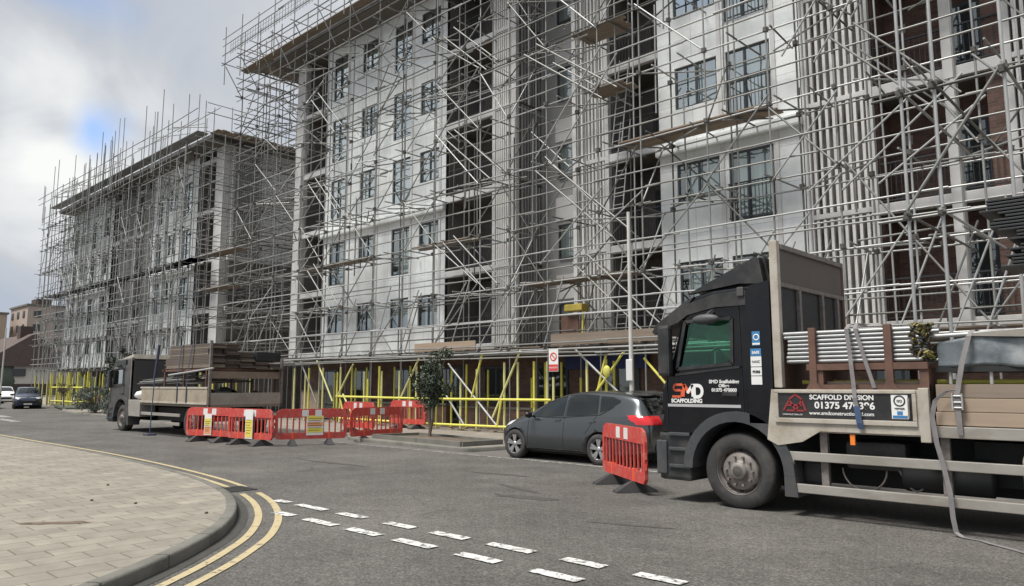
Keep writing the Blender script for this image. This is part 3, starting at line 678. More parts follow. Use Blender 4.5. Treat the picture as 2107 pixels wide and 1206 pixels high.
    while x < xr - 1.6:
        kind = k % 3
        if kind == 0: w = MB().box(x, x + 1.6, 20.54, 20.59, .2, 2.4).build('ground_door', M['wframe'], B)
        else: w = MB().box(x, x + 1.4, 20.54, 20.59, .95, 2.4).build('ground_window', M['wframe'], B)
        z0 = .35 if kind == 0 else 1.03
        MB().add([(x + .08, 20.53, z0), (x + .66, 20.53, z0), (x + .66, 20.53, 2.3), (x + .08, 20.53, 2.3)], [(0, 1, 2, 3)]).build('pane', M['glass_gf'], w)
        MB().add([(x + .74, 20.53, z0), (x + 1.32, 20.53, z0), (x + 1.32, 20.53, 2.3), (x + .74, 20.53, 2.3)], [(0, 1, 2, 3)]).build('pane', M['glass_gf'], w)
        x += random.uniform(2.3, 3.3); k += 1
    MB().box(xl, xr, 19.62, 21.6, 2.72, 2.9).build('podium_soffit', M['soffit'], B)
    # roof with deep eaves
    xe = xl + (.9 if xl < -60 else 0)
    MB().box(xe - .35, xr + .4, eaveY, backY + .4, ztop + .02, ztop + .07).build('eaves_soffit', M['soffit'], B)
    MB().box(xe - .4, xr + .45, eaveY - .05, backY + .45, ztop + .07, ztop + .30).build('roof', M['roof'], B)
    return B
W4 = [(-30.26, -29.05, True), (-27.9, -26.62, False), (-25.48, -24.26, True), (-23.63, -22.41, False)]
main = block('apartment_building', 'near white clad five storey flats wrapped in scaffolding behind the black truck', (-17, 19.5, 0), [
    ('pier', -33.45, -32.66, None), ('recess', -32.66, -30.75, {'door': .4}), ('white', -30.75, -21.97, W4), ('recess', -21.97, -19.27, {'door': .5}),
    ('louvre', -19.27, -18.04, {'n': 8, 'm': 'slat'}), ('sidelouvre', -18.0, -18.0, None), ('core', -18.04, -15.4, None),
    ('louvre', -15.4, -13.89, {'n': 8}), ('recess', -13.89, -12.0, {'door': .3}), ('white', -12.0, -7.55, [(-11.41, -10.0, False), (-9.71, -8.37, True)]),
    ('louvre', -7.5, -5.74, {'n': 8}), ('recess', -5.74, -2.9, {'back': 'brick', 'door': .5}), ('louvre', -2.9, -1.4, {'n': 7}), ('recess', 1.0 - 2.4, 1.6, {'back': 'brick'})],
    5, 18.05, -33.6, 1.6, 18.3, 28.0)
MB().cbox(-4.12, -3.86, 19.38, 19.6, 2.8, 18.0, .01).build('balcony_column', M['frame_w'], main)
MB().box(-3.3, -2.9, 19.62, 21.35, 2.9, 18).build('brick_return', M['brick'], main)
MB().box(-16.6, -13.2, 20.40, 20.52, 2.2, 2.66).build('blue_fascia', M['bluefascia'], main)
far = block('apartment_building', 'far grey and white clad four storey flats wrapped in scaffolding behind the loaded flatbed', (-55, 19.5, 0), [
    ('pier', -42.5, -41.5, None), ('recess', -45.0, -42.5, {'door': .3}), ('white', -51.8, -45.0, [(-51.2, -50.2, True), (-49.2, -48.1, False), (-47, -45.9, True)]),
    ('louvre', -53.2, -51.8, {'n': 7, 'm': 'slat_g'}), ('recess', -54.6, -53.2, {}), ('louvre', -57.5, -54.6, {'n': 12, 'm': 'slat_g'}), ('recess', -59.3, -57.5, {}),
    ('white', -69.3, -59.3, [(-68.2, -67.3, True), (-66.2, -65.2, False), (-64, -62.9, True), (-61.4, -60.3, False)])],
    4, 15.75, -69.4, -41.3, 18.4, 27.0)
# near gable end of the far block: grey panels, louvred bay and dark balconies below
MB().box(-41.45, -41.3, 19.9, 27.0, 9.0, 15.7).build('gable_cladding', M['frame_w'], far)
MB().box(-41.46, -41.31, 19.9, 27.0, 0.1, 9.0).build('gable_base', M['dark'], far)
r = MB()
for k in range(15): r.box(-41.26, -41.18, 19.95 + k * .12, 20.01 + k * .12, 9.1, 15.6)
r.build('louvre_screen', M['slat_g'], far)
for z in (6.1, 9.1): MB().box(-41.3, -41.1, 19.7, 27, z - .2, z + .05).build('balcony_beam', M['frame_w'], far)
railing(far, (-41.2, 19.8), (-41.2, 26.5), 3.18); railing(far, (-41.2, 19.8), (-41.2, 26.5), 6.15)
# link between the two blocks, set back
lk = thing('link_building', 'set back dark link between the two scaffolded blocks', 'building', (-37.4, 26, 0))
MB().box(-41.2, -33.7, 27.2, 31, 0.1, 9.0).build('wall', M['brick'], lk)
MB().box(-41.3, -33.6, 27.0, 31.2, 9.0, 9.3).build('roof', M['roof'], lk)

# low brick planter walls by the footway
for i, (x0, x1, h, m, lb) in enumerate(((-31.4, -29.8, 1.25, 'brick_t', 'tan brick gate pier behind the red barriers'), (-20.5, -14.8, 0.72, 'brick', 'low dark brick garden wall behind the yellow scaffold rails'), (-27.6, -21.2, 0.8, 'brick', 'low brick wall behind the central red barriers'))):
    w = thing('garden_wall', lb, 'wall', ((x0 + x1) / 2, 19.0, .11)); MB().box(x0, x1, 18.95, 19.2, .1, .1 + h).build('brickwork', M[m], w); MB().cbox(x0 - .03, x1 + .03, 18.91, 19.24, .1 + h, .17 + h, .012).build('coping', M['kerb'], w)
w = thing('gate_pier', 'pinkish brick gate pier beside the bushy tree left of the far truck', 'pier', (-50.5, 17.6, .11))
MB().box(-50.9, -50.1, 17.3, 17.9, .1, 1.85).build('brickwork', M['brick_t'], w); MB().cbox(-50.95, -50.05, 17.25, 17.95, 1.85, 1.95, .02).build('cap', M['kerb'], w)

# ------------------------------------------------------------------ distant buildings at the end of the street
def far_house():  # both house footprints were scaled outward about the camera, heights were not
    h = thing('house', 'brown roofed rendered house at the far left end of the street', 'house', (-155, 34, 0))
    MB().box(-165, -145.6, 29.4, 43.4, 0, 4.9).build('wall', M['render'], h)
    MB().box(-165.1, -145.5, 29.3, 43.5, 0, 1.9).build('brick_base', M['brown_br'], h)
    MB().prism([(28.6, 4.8), (44.2, 4.8), (36.4, 10.4)], -166, -144.8, 'x').build('roof', M['tile'], h)
    MB().box(-151.2, -149.2, 35.3, 37.2, 8.2, 11.8).build('chimney', M['brown_br'], h)
    for x in (-161.7, -155.4, -149.8): MB().box(x, x + 2.4, 29.15, 29.25, 3.15, 4.4).build('window', M['wframe'], h)
    MB().box(-145.4, -145.3, 32.2, 35.6, 3.15, 4.4).build('window', M['wframe'], h)
    h2 = thing('house', 'pale rendered gabled house beyond the brown roofed one', 'house', (-183, 32, 0))
    MB().box(-193, -173.6, 26.6, 37.8, 0, 6.2).build('wall', M['render'], h2)
    MB().prism([(25.9, 6.1), (38.5, 6.1), (32.2, 9.4)], -193.8, -173, 'x').build('roof', M['tile'], h2)
    for x in (-190, -185, -179): MB().box(x, x + 2.2, 26.45, 26.55, 3.6, 5.2).build('window', M['wframe'], h2)
    for y in (28.3, 33): MB().box(-173.55, -173.45, y, y + 2.5, 3.6, 5.2).build('window', M['wframe'], h2)
far_house()
def flats(name, label, x0, x1, y0, y1, zt, m, nfl, loc):
    b = thing(name, label, 'flats', loc); MB().box(x0, x1, y0, y1, 0, zt).build('wall', m, b)
    MB().box(x0 - .3, x1 + .3, y0 - .3, y1 + .3, zt, zt + .4).build('parapet', M['kerb'], b)
    for f in range(nfl):
        z = 1.5 + f * (zt - 1) / nfl
        k = y0 + 1.2
        while k < y1 - 2: MB().box(x1 + .02, x1 + .1, k, k + 1.5, z, z + 1.5).build('window', M['wframe'], b); k += 4.2
        k = x0 + 1.2
        while k < x1 - 2: MB().box(k, k + 1.6, y0 - .1, y0 - .02, z, z + 1.5).build('window', M['wframe'], b); k += 4.6
    return b
flats('block_of_flats', 'tall tan block of flats on the skyline at the left edge', -216, -198, 26, 44, 17.6, M['tanfar'], 6, (-205, 35, 0))
b = flats('block_of_flats', 'pinkish brown block of flats with rooftop plant between tan block and scaffolding', -204, -190, 46, 57, 19.2, M['pinkfar'], 6, (-196, 50, 0))
MB().box(-200, -196, 49, 52, 19.6, 21.4).build('roof_plant', M['brown_br'], b)
for i in range(9):
    x = -150 - i * 9 + random.uniform(-3, 3); y = 33 + random.uniform(-3, 5) + i * 2
    tag(relocate(MB().ell((x, y, 3.0), (5, 5, 3.0 + random.random() * 2), 12, 8, .12).build('distant_hedge_tree', M['leaf_g']), (x, y, 0)), 'rounded grey green tree in the distance at the end of the street', 'tree', 'trees at the end of the street')

# ================================================================== SCAFFOLDING
rs = random.Random(11)
TW_ = [6, 2, 2.4]
TM = lambda: M[rs.choices(['galv', 'galv_b', 'galv_d'], TW_)[0]]
class Scaff:
    """collects tubes per kind, then makes the 100 nearest of a kind parts of their own and the rest one part"""
    def __init__(s, root): s.root = root; s.items = {}
    def t(s, kind, p0, p1, r=.0242, m=None, n=7):
        p0 = Vector(p0); p1 = Vector(p1); s.items.setdefault(kind, []).append((((p0 + p1) / 2).length, MB().tube(p0, p1, r, n), m or TM()))
    def seg(s, kind, x0, x1, y, z, step=6.4, r=.0242, m=None, jz=.05):
        """a long ledger made of lapped tubes that are never quite level"""
        mb = MB(); x = x0; mm = m or TM(); z0 = z + rs.uniform(-jz, jz)
        while x < x1:
            e = min(x1, x + rs.uniform(.7, 1.1) * step); z1 = z + rs.uniform(-jz, jz); yy = y + rs.choice((-.03, .03))
            mb.tube((x - .2, yy, z0), (e + .25, yy, z1), r, 7); x = e; z0 = z1 + rs.uniform(-.03, .03)
        s.items.setdefault(kind, []).append(((Vector(((x0 + x1) / 2, y, z))).length, mb, mm))
    def add(s, kind, mb, m, c): s.items.setdefault(kind, []).append((Vector(c).length, mb, m))
    def done(s):
        for kind, it in s.items.items():
            it.sort(key=lambda q: q[0])
            for d, mb, m in it[:96]: mb.build(kind, m, s.root, fixn=False)
            rest = it[96:]
            if rest:
                big = MB()
                for d, mb, m in rest:
                    o = len(big.v); big.v += mb.v; big.f += [tuple(i + o for i in f) for f in mb.f]; big.sm += mb.sm
                o = big.build(kind, M['galv'] if kind != 'coupler' else M['coupler'], s.root, fixn=False); o['kind'] = 'stuff'
def coupler(sc, p, s=1.35):
    x, y, z = p; mb = MB(); a = .045 * s
    mb.obox((x - a, y - .012, z + rs.uniform(-.02, .02)), (x + a, y + .012, z + rs.uniform(-.02, .02)), .075 * s, .085 * s)
    mb.tube((x + a * .6, y - .085, z + .02), (x + a * .6, y + .02, z + .02), .011, 5)
    sc.add('coupler', mb, M['coupler'], p)
def run(sc, xo, Yo, Yi, lifts, ztop, zlow=.15, guards=True, brace=True, dens=1.0, tops=(0.6, 2.2), ygr=None):
    """one straight run of independent scaffold along x"""
    x0, x1 = xo[0], xo[-1]
    for Y, dx in ((Yo, 0), (Yi, .75)):
        for i, x in enumerate(xo):
            xx = x + dx * .35 + rs.uniform(-.12, .12); lean = rs.uniform(-.05, .05); zt = ztop + rs.uniform(*tops)
            if Y == Yi: zt = min(zt, ztop - rs.uniform(0.3, .8)) if Yi > 18.4 else zt
            sc.t('standard', (xx, Y + rs.uniform(-.03, .03), zlow), (xx + lean, Y + rs.uniform(-.05, .05), zt), r=.0255, m=M['galv'] if rs.random() < .6 else TM())
            for li in lifts:
                if rs.random() < .85: coupler(sc, (xx + lean * li / zt, Y - .03, li + .02))
            if rs.random() < .5:
                zz = rs.choice(lifts) + rs.uniform(.2, 1.2); sc.add('sleeve_joint', MB().tube((xx, Y, zz), (xx, Y, zz + .28), .04, 8), M['coupler'], (xx, Y, zz))
    for k, li in enumerate(lifts):
        for Y in (Yo, Yi):
            sc.seg('ledger', x0 - .5, x1 + .5, Y, li)
            if rs.random() < .55 * dens: a = rs.uniform(x0, x1 - 3); sc.seg('ledger', a, min(x1, a + rs.uniform(3, 9)), Y, li - .12, jz=.03)
            if guards and Y == Yo:
                sc.seg('guard_rail', x0 - .4, x1 + .4, Y - .04, li + .48); sc.seg('guard_rail', x0 - .4, x1 + .4, Y - .04, li + .98)
            elif guards and rs.random() < .6: sc.seg('guard_rail', x0 - .2, x1 + .2, Y, li + .95)
        # transoms with uneven tails
        x = x0
        while x < x1:
            xx = x + rs.uniform(-.1, .1); sc.t('transom', (xx, Yo - rs.uniform(.08, .55), li + .05), (xx + rs.uniform(-.12, .12), Yi + rs.uniform(.1, .5), li + .05 + rs.uniform(-.03, .03))); x += rs.uniform(.9, 1.6) / dens
        # odd plan braces at lift level
        x = x0 + rs.uniform(0, 2)
        while x < x1 - 2:
            d = rs.choice((-1, 1)); sc.t('plan_brace', (x, Yo if d > 0 else Yi, li + rs.uniform(-.12, .1)), (x + rs.uniform(1.6, 2.6), Yi if d > 0 else Yo, li + rs.uniform(-.12, .1))); x += rs.uniform(2.5, 5) / dens
    if brace:
        n = 0
        for k in range(len(lifts) - 1):
            i = 0
            while i < len(xo) - 1:
                if rs.random() < .58:
                    j = min(i + 1, len(xo) - 1); a, b = xo[i], xo[j]
                    if (i + k) % 2: a, b = b, a
                    Y = Yo - .05 if rs.random() < .6 else Yi - .05
                    za, zb = lifts[k] + rs.uniform(-.1, .3), lifts[k + 1] + rs.uniform(-.2, .3)
                    sc.t('brace', (a, Y, za), (b, Y, zb), m=TM())
                    if rs.random() < .12: sc.t('brace', (b, Yo - .06, za), (a, Yo - .06, zb), m=TM())
                if rs.random() < .22: # cross section brace
                    sc.t('cross_brace', (xo[i] + .06, Yo, lifts[k]), (xo[i] + .06, Yi, lifts[k + 1]))
                i += 1
def deckrun(sc, x0, x1, y0, y1, z, m='board', toe=None):
    n = int((y1 - y0) / .235); 
    for k in range(n):
        y = y0 + k * .235; sx = rs.uniform(-.15, .15)
        sc.add('deck_board', MB().box(x0 + sx, x1 + rs.uniform(-.2, .2), y, y + .225, z, z + .038), M[m] if rs.random() < .7 else M['board'], ((x0 + x1) / 2, y, z))
    if toe: sc.add('toe_board', MB().box(x0, x1, y0 - .045, y0 - .008, z + .01, z + .23), M[toe], ((x0 + x1) / 2, y0, z))

LM = [2.8, 4.86, 6.8, 8.75, 10.75, 12.75, 14.75, 16.75]
xs_main = [-36.3, -34.6, -32.4, -30.0, -28.2, -26.4, -24.5, -22.5, -20.6, -18.3, -16.9, -15.2, -13.1, -11.67, -9.5, -7.7, -6.0, -4.55, -3.2, -1.8, -.4]
sm = thing('scaffold', 'large galvanised tube scaffold wrapped round the near white clad flats with yellow sleeved feet', 'scaffold', (-18, 18.4, .11))
S = Scaff(sm)
run(S, xs_main, 17.8, 19.05, LM, 18.4, tops=(.8, 2.1))
# second line of light uprights and the extra stair tower line beside the balconies
for x in (-29.4, -27.3, -23.5, -19.4, -17.2, -14.1, -12.2, -10.4, -8.9, -7.0, -5.2, -3.7, -2.5):
    S.t('standard', (x, 18.4 + rs.uniform(-.1, .1), 2.7), (x + rs.uniform(-.1, .1), 18.4, rs.uniform(10, 18.5)))
# raking struts above the first lift
for i, x in enumerate((-35.2, -34.1, -32.0, -30.3, -28.4, -26.6, -24.2, -22.6, -20.8, -19.7, -18.3, -17.2, -15.3, -13.9, -11.2, -9.6, -8.2, -6.4, -5.0, -3.9, -3.3)):
    d = rs.choice((.8, 1.0, 1.9, 1.1)); S.t('raking_strut', (x, 17.72, 2.78), (x + d, 17.78, 5.25 + rs.uniform(-.3, .4)), m=M['galv_b'])
    if i % 2 == 0: S.t('raking_strut', (x + .45, 18.9, 2.8), (x + .45 + d, 18.95, 5.3), m=M['galv'])
# paired braces falling to the right across the recesses
for (xa, za, xb, zb) in ((-16.1, 12.75, -12.9, 10.35), (-15.6, 8.6, -12.6, 6.0), (-14.1, 5.4, -11.3, 2.9), (-20.2, 14.75, -17.9, 12.75), (-20.1, 10.75, -17.7, 8.75), (-20.1, 6.8, -17.9, 4.86), (-29.4, 14.75, -27.4, 12.75), (-29.4, 10.75, -27.4, 8.75), (-29.3, 6.8, -27.3, 4.86), (-6.1, 10.0, -4.0, 7.7), (-6.2, 16.3, -4, 14)):
    for q in (0, .55): S.t('brace', (xa + q, 17.74, za + q * .35), (xb + q, 17.74, zb + q * .35), m=M['galv'], r=.026)
    S.t('brace', (xa + .3, 18.9, za), (xb + .3, 18.9, zb))
for (xa, za, xb, zb) in ((-15.6, 9.0, -12.9, 12.0), (-14.9, 8.7, -12.3, 11.6), (-15.4, 5.5, -12.9, 7.6), (-14, 5.6, -11.5, 7.2), (-7.3, 9.9, -4.6, 13.4), (-6.5, 9.5, -4.0, 13.0), (-6.8, 6.3, -4.4, 8.1), (-6.0, 6.2, -3.4, 8.3), (-5.2, 6.2, -3.0, 7.7)):
    S.t('brace', (xa, 17.72, za), (xb, 17.72, zb), m=M['galv_b'])
# lower fan of doubled ledgers and edge beams
for z in (2.55, 2.66, 2.95): S.seg('ledger', -36, 0, 17.5, z, m=M['galv']); 
S.seg('ledger', -36, 0, 17.15, 2.72, m=M['galv_b']); S.seg('guard_rail', -33, 0, 17.2, 3.75, m=M['galv_b']); S.seg('guard_rail', -16, -9, 17.2, 4.1, m=M['galv_b'])
deckrun(S, -35.5, -.5, 18.0, 18.95, 2.86, 'board')
deckrun(S, -12.6, -7.9, 17.95, 18.95, 8.86, 'board_n'); deckrun(S, -13.8, -12.3, 17.95, 18.9, 10.85, 'board')
deckrun(S, -14.2, -12.4, 17.95, 18.9, 12.85, 'board'); deckrun(S, -16.5, -11.9, 17.95, 18.95, 4.95, 'board')
deckrun(S, -30.8, -25.2, 18.0, 18.9, 6.9, 'board'); deckrun(S, -22.3, -19.0, 18.0, 18.9, 6.9, 'board'); deckrun(S, -6.2, -1.5, 18.0, 18.9, 12.85, 'board')
S.add('toe_board', MB().box(-21.6, -18.35, 17.70, 17.735, 2.88, 3.18), M['board_n'], (-20, 17.7, 3)); S.add('toe_board', MB().box(-14.9, -10.9, 17.62, 17.66, 2.88, 3.22), M['board'], (-13, 17.7, 3)); S.add('toe_board', MB().box(-34.2, -31.8, 17.70, 17.735, 2.9, 3.12), M['board'], (-33, 17.7, 3))
# top platform in front of the eaves
deckrun(S, -36.6, .5, 17.75, 18.25, 18.31, 'board')
for a in range(-36, 0, 4):
    if rs.random() < .7: S.add('toe_board', MB().box(a, a + 3.6, 17.67, 17.705, 18.35, 18.53), M['board_n'], (a, 17, 18.6))
for z in (18.45, 19.0, 19.5, 19.95): S.seg('guard_rail', -36.8, .6, 16.9, z)
for z in (19.0, 19.5): S.seg('guard_rail', -36.8, .6, 18.25, z)
x = -36.6
while x < .4:
    S.t('standard', (x, 16.9, 17.3), (x + rs.uniform(-.06, .06), 16.9, 19.9 + rs.uniform(0, .9))); S.t('transom', (x, 16.7, 18.44), (x, 18.5, 18.44)); S.t('cross_brace', (x, 16.95, 18.3), (x + .1, 17.8, 16.9)); x += rs.uniform(1.5, 2.2)
mb = MB(); x = -36
while x < .4:
    mb.box(x, x + .02, 16.875, 16.885, 18.78, 19.5); x += .26
for z in (18.85, 19.05, 19.25, 19.45): mb.box(-36, .4, 16.876, 16.884, z, z + .012)
S.add('guard_mesh', mb, M['galv_d'], (-18, 17, 19))
# returning end of the scaffold, left of the near block
for Y in (19.0, 20.6, 22.3, 24.2):
    for X in (-36.3, -35.0): S.t('standard', (X, Y, .15), (X + rs.uniform(-.05, .05), Y, rs.uniform(18.6, 20.4)))
for li in LM + [18.4]:
    for X in (-36.3, -35.0):
        for dz in (0, .5, 1.0): S.t('ledger', (X, 17.4, li + dz), (X, 24.8, li + dz + rs.uniform(-.06, .06)))
    for Y in (18.4, 20.6, 22.3, 24.2): S.t('transom', (-36.8, Y, li), (-34.6, Y, li + .03))
    if rs.random() < .8: S.t('brace', (-36.3, 19, li), (-36.3, 22.3, li + 1.9)); S.t('brace', (-35, 22.3, li), (-35, 19, li + 1.9))
deckrun(S, -36.4, -34.2, 18.2, 24, 18.5, 'board')
for k in range(70):
    li = rs.choice(LM); xx = rs.uniform(-36, -1); dz = rs.uniform(-.15, .25); S.t('tie_tube', (xx, rs.uniform(17.6, 18.2), li + dz), (xx + rs.uniform(.5, 2.4), rs.uniform(18.3, 19.2), li + dz + rs.uniform(-.2, .2)))
for k in range(40):
    xx = rs.uniform(-36, -1); z = rs.uniform(4, 17); S.t('standard', (xx, 18.2, z), (xx + rs.uniform(-.08, .08), 18.2, z + rs.uniform(2, 6)))
for X, zt in ((-1.98, 9.5), (-2.95, 8.6), (-3.45, 9.2)):
    S.t('standard', (X, 13.2, .13), (X + .01, 13.2, zt), r=.027, m=M['galv_b'], n=10)
    for z in (4.4, 6.5):
        S.t('transom', (X + .04, 12.9, z), (X + .04, 17.9, z + .05)); coupler(S, (X, 13.17, z))
for z in (4.35, 6.45): S.t('ledger', (-3.9, 13.16, z), (-.5, 13.16, z + .05), r=.026)
S.t('brace', (-3.45, 13.15, 4.5), (-1.98, 13.15, 6.6)); 
# ladder access beside the louvres
for z0 in (3.0, 6.9, 8.9):
    la = MB()
    for q in (-12.95, -12.6): la.tube((q, 18.3, z0), (q + .12, 18.62, z0 + 2.9), .02, 6)
    for k in range(10): la.tube((-12.95 + .012 * k, 18.32 + .03 * k, z0 + .2 + k * .27), (-12.6 + .012 * k, 18.32 + .03 * k, z0 + .2 + k * .27), .013, 5)
    S.add('ladder', la, M['galv_b'], (-12.8, 18.4, z0))
# yellow foam sleeves on the feet and the yellow barrier rails
def feet(S, xs, Yo, Yi, lo=.15, hi=2.4, p=.85):
    for x in xs:
        for Y in (Yo, Yi):
            if rs.random() < p:
                h = rs.choice((1.9, 2.2, hi, hi)); xx = x + (.1 if Y == Yi else 0); S.t('yellow_sleeve', (xx, Y - .02, lo), (xx, Y - .02, h), r=.041, m=M[rs.choice(('yellow', 'yellow', 'yellow_p'))], n=9)
            S.add('base_plate', MB().box(x - .09, x + .09, Y - .09, Y + .09, .112, .15), M['orange'] if False else M['board_n'], (x, Y, .1))
feet(S, [-29.4, -28.0, -26.9, -25.0, -24.0, -23.0, -21.9, -20.6, -19.8, -17.7, -16.0, -15.3], 17.95, 18.6, p=.6)
feet(S, [-30.0, -28.8, -27.2, -26.4, -25.5, -24.5, -23.6, -22.5, -21.5, -19.1, -18.3, -17.0, -16.4, -15.7, -14.9, -13.6, -12.9], 17.76, 19.0)
for z, a, b in ((1.2, -26.5, -14.9), (.32, -26.2, -15.4)):
    S.t('yellow_sleeve', (a, 17.62, z), ((a + b) / 2, 17.60, z - .03), r=.042, m=M['yellow'], n=9); S.t('yellow_sleeve', ((a + b) / 2, 17.60, z - .03), (b, 17.62, z), r=.042, m=M['yellow'], n=9)
S.t('yellow_sleeve', (-26.3, 17.65, 1.2), (-25.9, 17.65, .3), r=.038, m=M['yellow'], n=9); S.t('yellow_sleeve', (-18.4, 17.6, 1.25), (-17.9, 17.6, 2.7), r=.038, m=M['yellow'], n=9); S.t('yellow_sleeve', (-17.0, 17.6, 1.2), (-17.2, 17.6, .3), r=.038, m=M['yellow'], n=9)
for (xa, za, xb, zb, m) in ((-26.4, 1.2, -25.4, 2.5, 'yellow_p'), (-26.0, 1.3, -25.2, .3, 'yellow_p'), (-22.8, .4, -21.2, 2.7, 'yellow_p'), (-29.3, 2.7, -28.0, .9, 'pinkw'), (-28.0, 2.7, -26.8, 1.0, 'yellow_p'), (-21.0, 2.7, -18.8, .3, 'galv_b'), (-19.6, 2.4, -17.2, .3, 'galv_b'), (-17.4, .6, -16.2, 2.75, 'yellow_p'), (-13.9, 2.7, -12.1, 1.2, 'galv_b'), (-13.3, 1.3, -12.2, 2.6, 'yellow'), (-11.5, 2.4, -10.2, 1.0, 'yellow'), (-12.8, 2.5, -13.2, 1.3, 'yellow')):
    S.t('yellow_sleeve' if 'yel' in m else 'brace', (xa, 17.6, za), (xb, 17.64, zb), r=.036, m=M[m], n=8)
S.add('yellow_pad', MB().ell((-12.72, 17.52, 2.05), (.13, .07, .17)), M['yellow'], (-12.7, 17.5, 2))
S.done()

LF = [2.8, 4.86, 6.8, 8.75, 10.75, 12.75, 14.6]
xf = [-70.6]
while xf[-1] < -43: xf.append(xf[-1] + rs.uniform(1.0, 1.45))
sf = thing('scaffold', 'far dense tube scaffold with many upright ends above the roof of the distant flats', 'scaffold', (-59, 18.4, .11))
S = Scaff(sf); TW_[:] = [6, 5, 1]
run(S, xf, 17.8, 19.05, LF, 16.2, dens=1.3, tops=(.4, 2.6))
for i, x in enumerate(xf[2:]):
    S.t('standard', (x + .8, 18.5, 2.8), (x + .75, 18.5, 14 + rs.uniform(0, 3.5)))
    S.t('standard', (x + .35, 17.5, 2.6), (x + .4, 17.5, 12 + rs.uniform(0, 6.5)), m=M['galv_b'])
    S.t('raking_strut', (x, 17.7, 2.8), (x + rs.uniform(.7, 1.5), 17.75, 5.2), m=M['galv_b'])
deckrun(S, -68.2, -41, 17.5, 18.25, 16.0, 'board')
for k in range(44): xx = rs.uniform(-69, -41); yy = rs.choice((17.2, 17.5, 18.3)); S.t('standard', (xx, yy, 14.8), (xx + rs.uniform(-.05, .05), yy, rs.uniform(17.0, 19.6)))
for k in range(16): xx = rs.uniform(-67, -42); S.t('plan_brace', (xx, 17.2, rs.uniform(16.2, 17)), (xx + rs.uniform(1, 4), 18.2, rs.uniform(16.2, 17.4))); deckrun(S, -70, -41, 18.0, 18.95, 2.86, 'board'); deckrun(S, -70, -42, 18.0, 18.95, 8.86, 'board')
for z in (16.5, 17.0): S.seg('guard_rail', -70, -40.4, 17.15, z)
# return round the near gable of the far block
for X in (-40.7, -39.5, -38.0):
    for Y in (17.8, 19.4, 21.1, 22.9, 24.8):
        S.t('standard', (X, Y, .15), (X + rs.uniform(-.05, .05), Y, (17.3 if X < -39 else rs.choice((9.5, 12, 14))) + rs.uniform(-.3, 1.2)))
for li in LF:
    for X in (-40.7, -39.5):
        for dz in (0, .5, 1.0): S.t('ledger', (X, 17.3, li + dz), (X, 25.4, li + dz + rs.uniform(-.06, .06)))
    for Y in (17.8, 19.4, 21.1, 22.9):
        if li < 9.5: S.seg('ledger', -41, -36, Y, li); S.seg('guard_rail', -41, -36, Y, li + .95)
        S.t('transom', (-41.1, Y, li), (-39.0, Y, li + .03)); S.t('transom', (-41.1, Y + .8, li), (-39.0, Y + .8, li + .03))
    S.t('brace', (-40.7, 17.8, li), (-40.7, 21.1, li + 1.9)); S.t('brace', (-39.5, 22.9, li), (-39.5, 19.4, li + 1.9)); S.t('brace', (-39.5, 19.4, li), (-36.6, 19.4, li + 1.9)) if li < 8 else None
deckrun(S, -41.0, -39.9, 18.2, 25, 16.0, 'board_n'); deckrun(S, -40.9, -36.6, 18.0, 19, 8.86, 'board'); deckrun(S, -40.9, -36.6, 18.0, 19, 6.9, 'board'); deckrun(S, -41, -36.6, 18.0, 19, 2.86, 'board')
for z in (16.55, 17.1): S.t('guard_rail', (-39.1, 17.2, z), (-39.1, 25, z)); 
feet(S, xf + [-41, -39.5, -38, -36.5], 17.76, 19.0)
for x in range(13): S.t('yellow_sleeve', (-64.5 + x * .68, 17.5 + (x % 3) * .5, .2), (-64.5 + x * .68, 17.5 + (x % 3) * .5, 2.6), r=.05, m=M['yellow'], n=8)
for z in (.5, 1.5): S.t('yellow_sleeve', (-64, 17.45, z), (-57, 17.45, z), r=.05, m=M['yellow'], n=8)
S.done()

# ladder-side yellow hoist on the first lift
M['hoist_y'] = mat('dull_yellow_paint', (0.42, 0.33, 0.06), 0.6, var=.2)
h = thing('hoist', 'yellow steel hoist frame standing on the first scaffold lift above the sign', 'hoist', (-14.3, 18.3, 2.9))
MB().cbox(-14.75, -14.05, 18.1, 18.45, 3.95, 4.17, .03).build('motor_box', M['hoist_y'], h)
for x in (-14.65, -14.2): MB().tube((x, 18.3, 2.9), (x + .05, 18.3, 3.96), .03, 8).build('leg', M['signyel'], h)
MB().box(-15.0, -14.3, 18.25, 18.29, 3.2, 3.9).build('back_plate', M['rust'], h)
sg = thing('safety_sign', 'white and red prohibition sign hanging on the lower scaffold ledger above the hatchback', 'sign', (-14.35, 17.1, 2.1))
MB().box(-14.53, -14.17, 17.09, 17.10, 2.06, 2.72).build('panel', M['white'], sg)
MB().lathe([(.13, 0), (.13, -.004), (.095, -.004), (.095, 0)], (-14.35, 17.088, 2.5), 'y', 24).build('ring', M['signred'], sg)
MB().obox((-14.44, 17.085, 2.59), (-14.26, 17.085, 2.41), .004, .03).build('bar', M['signred'], sg)
MB().box(-14.52, -14.18, 17.083, 17.088, 2.08, 2.27).build('caption_band', M['signred'], sg)
text('NO ENTRY', .07, M['whtxt'], sg, -14.35, 17.081, 2.15, sx=.95, align='CENTER')

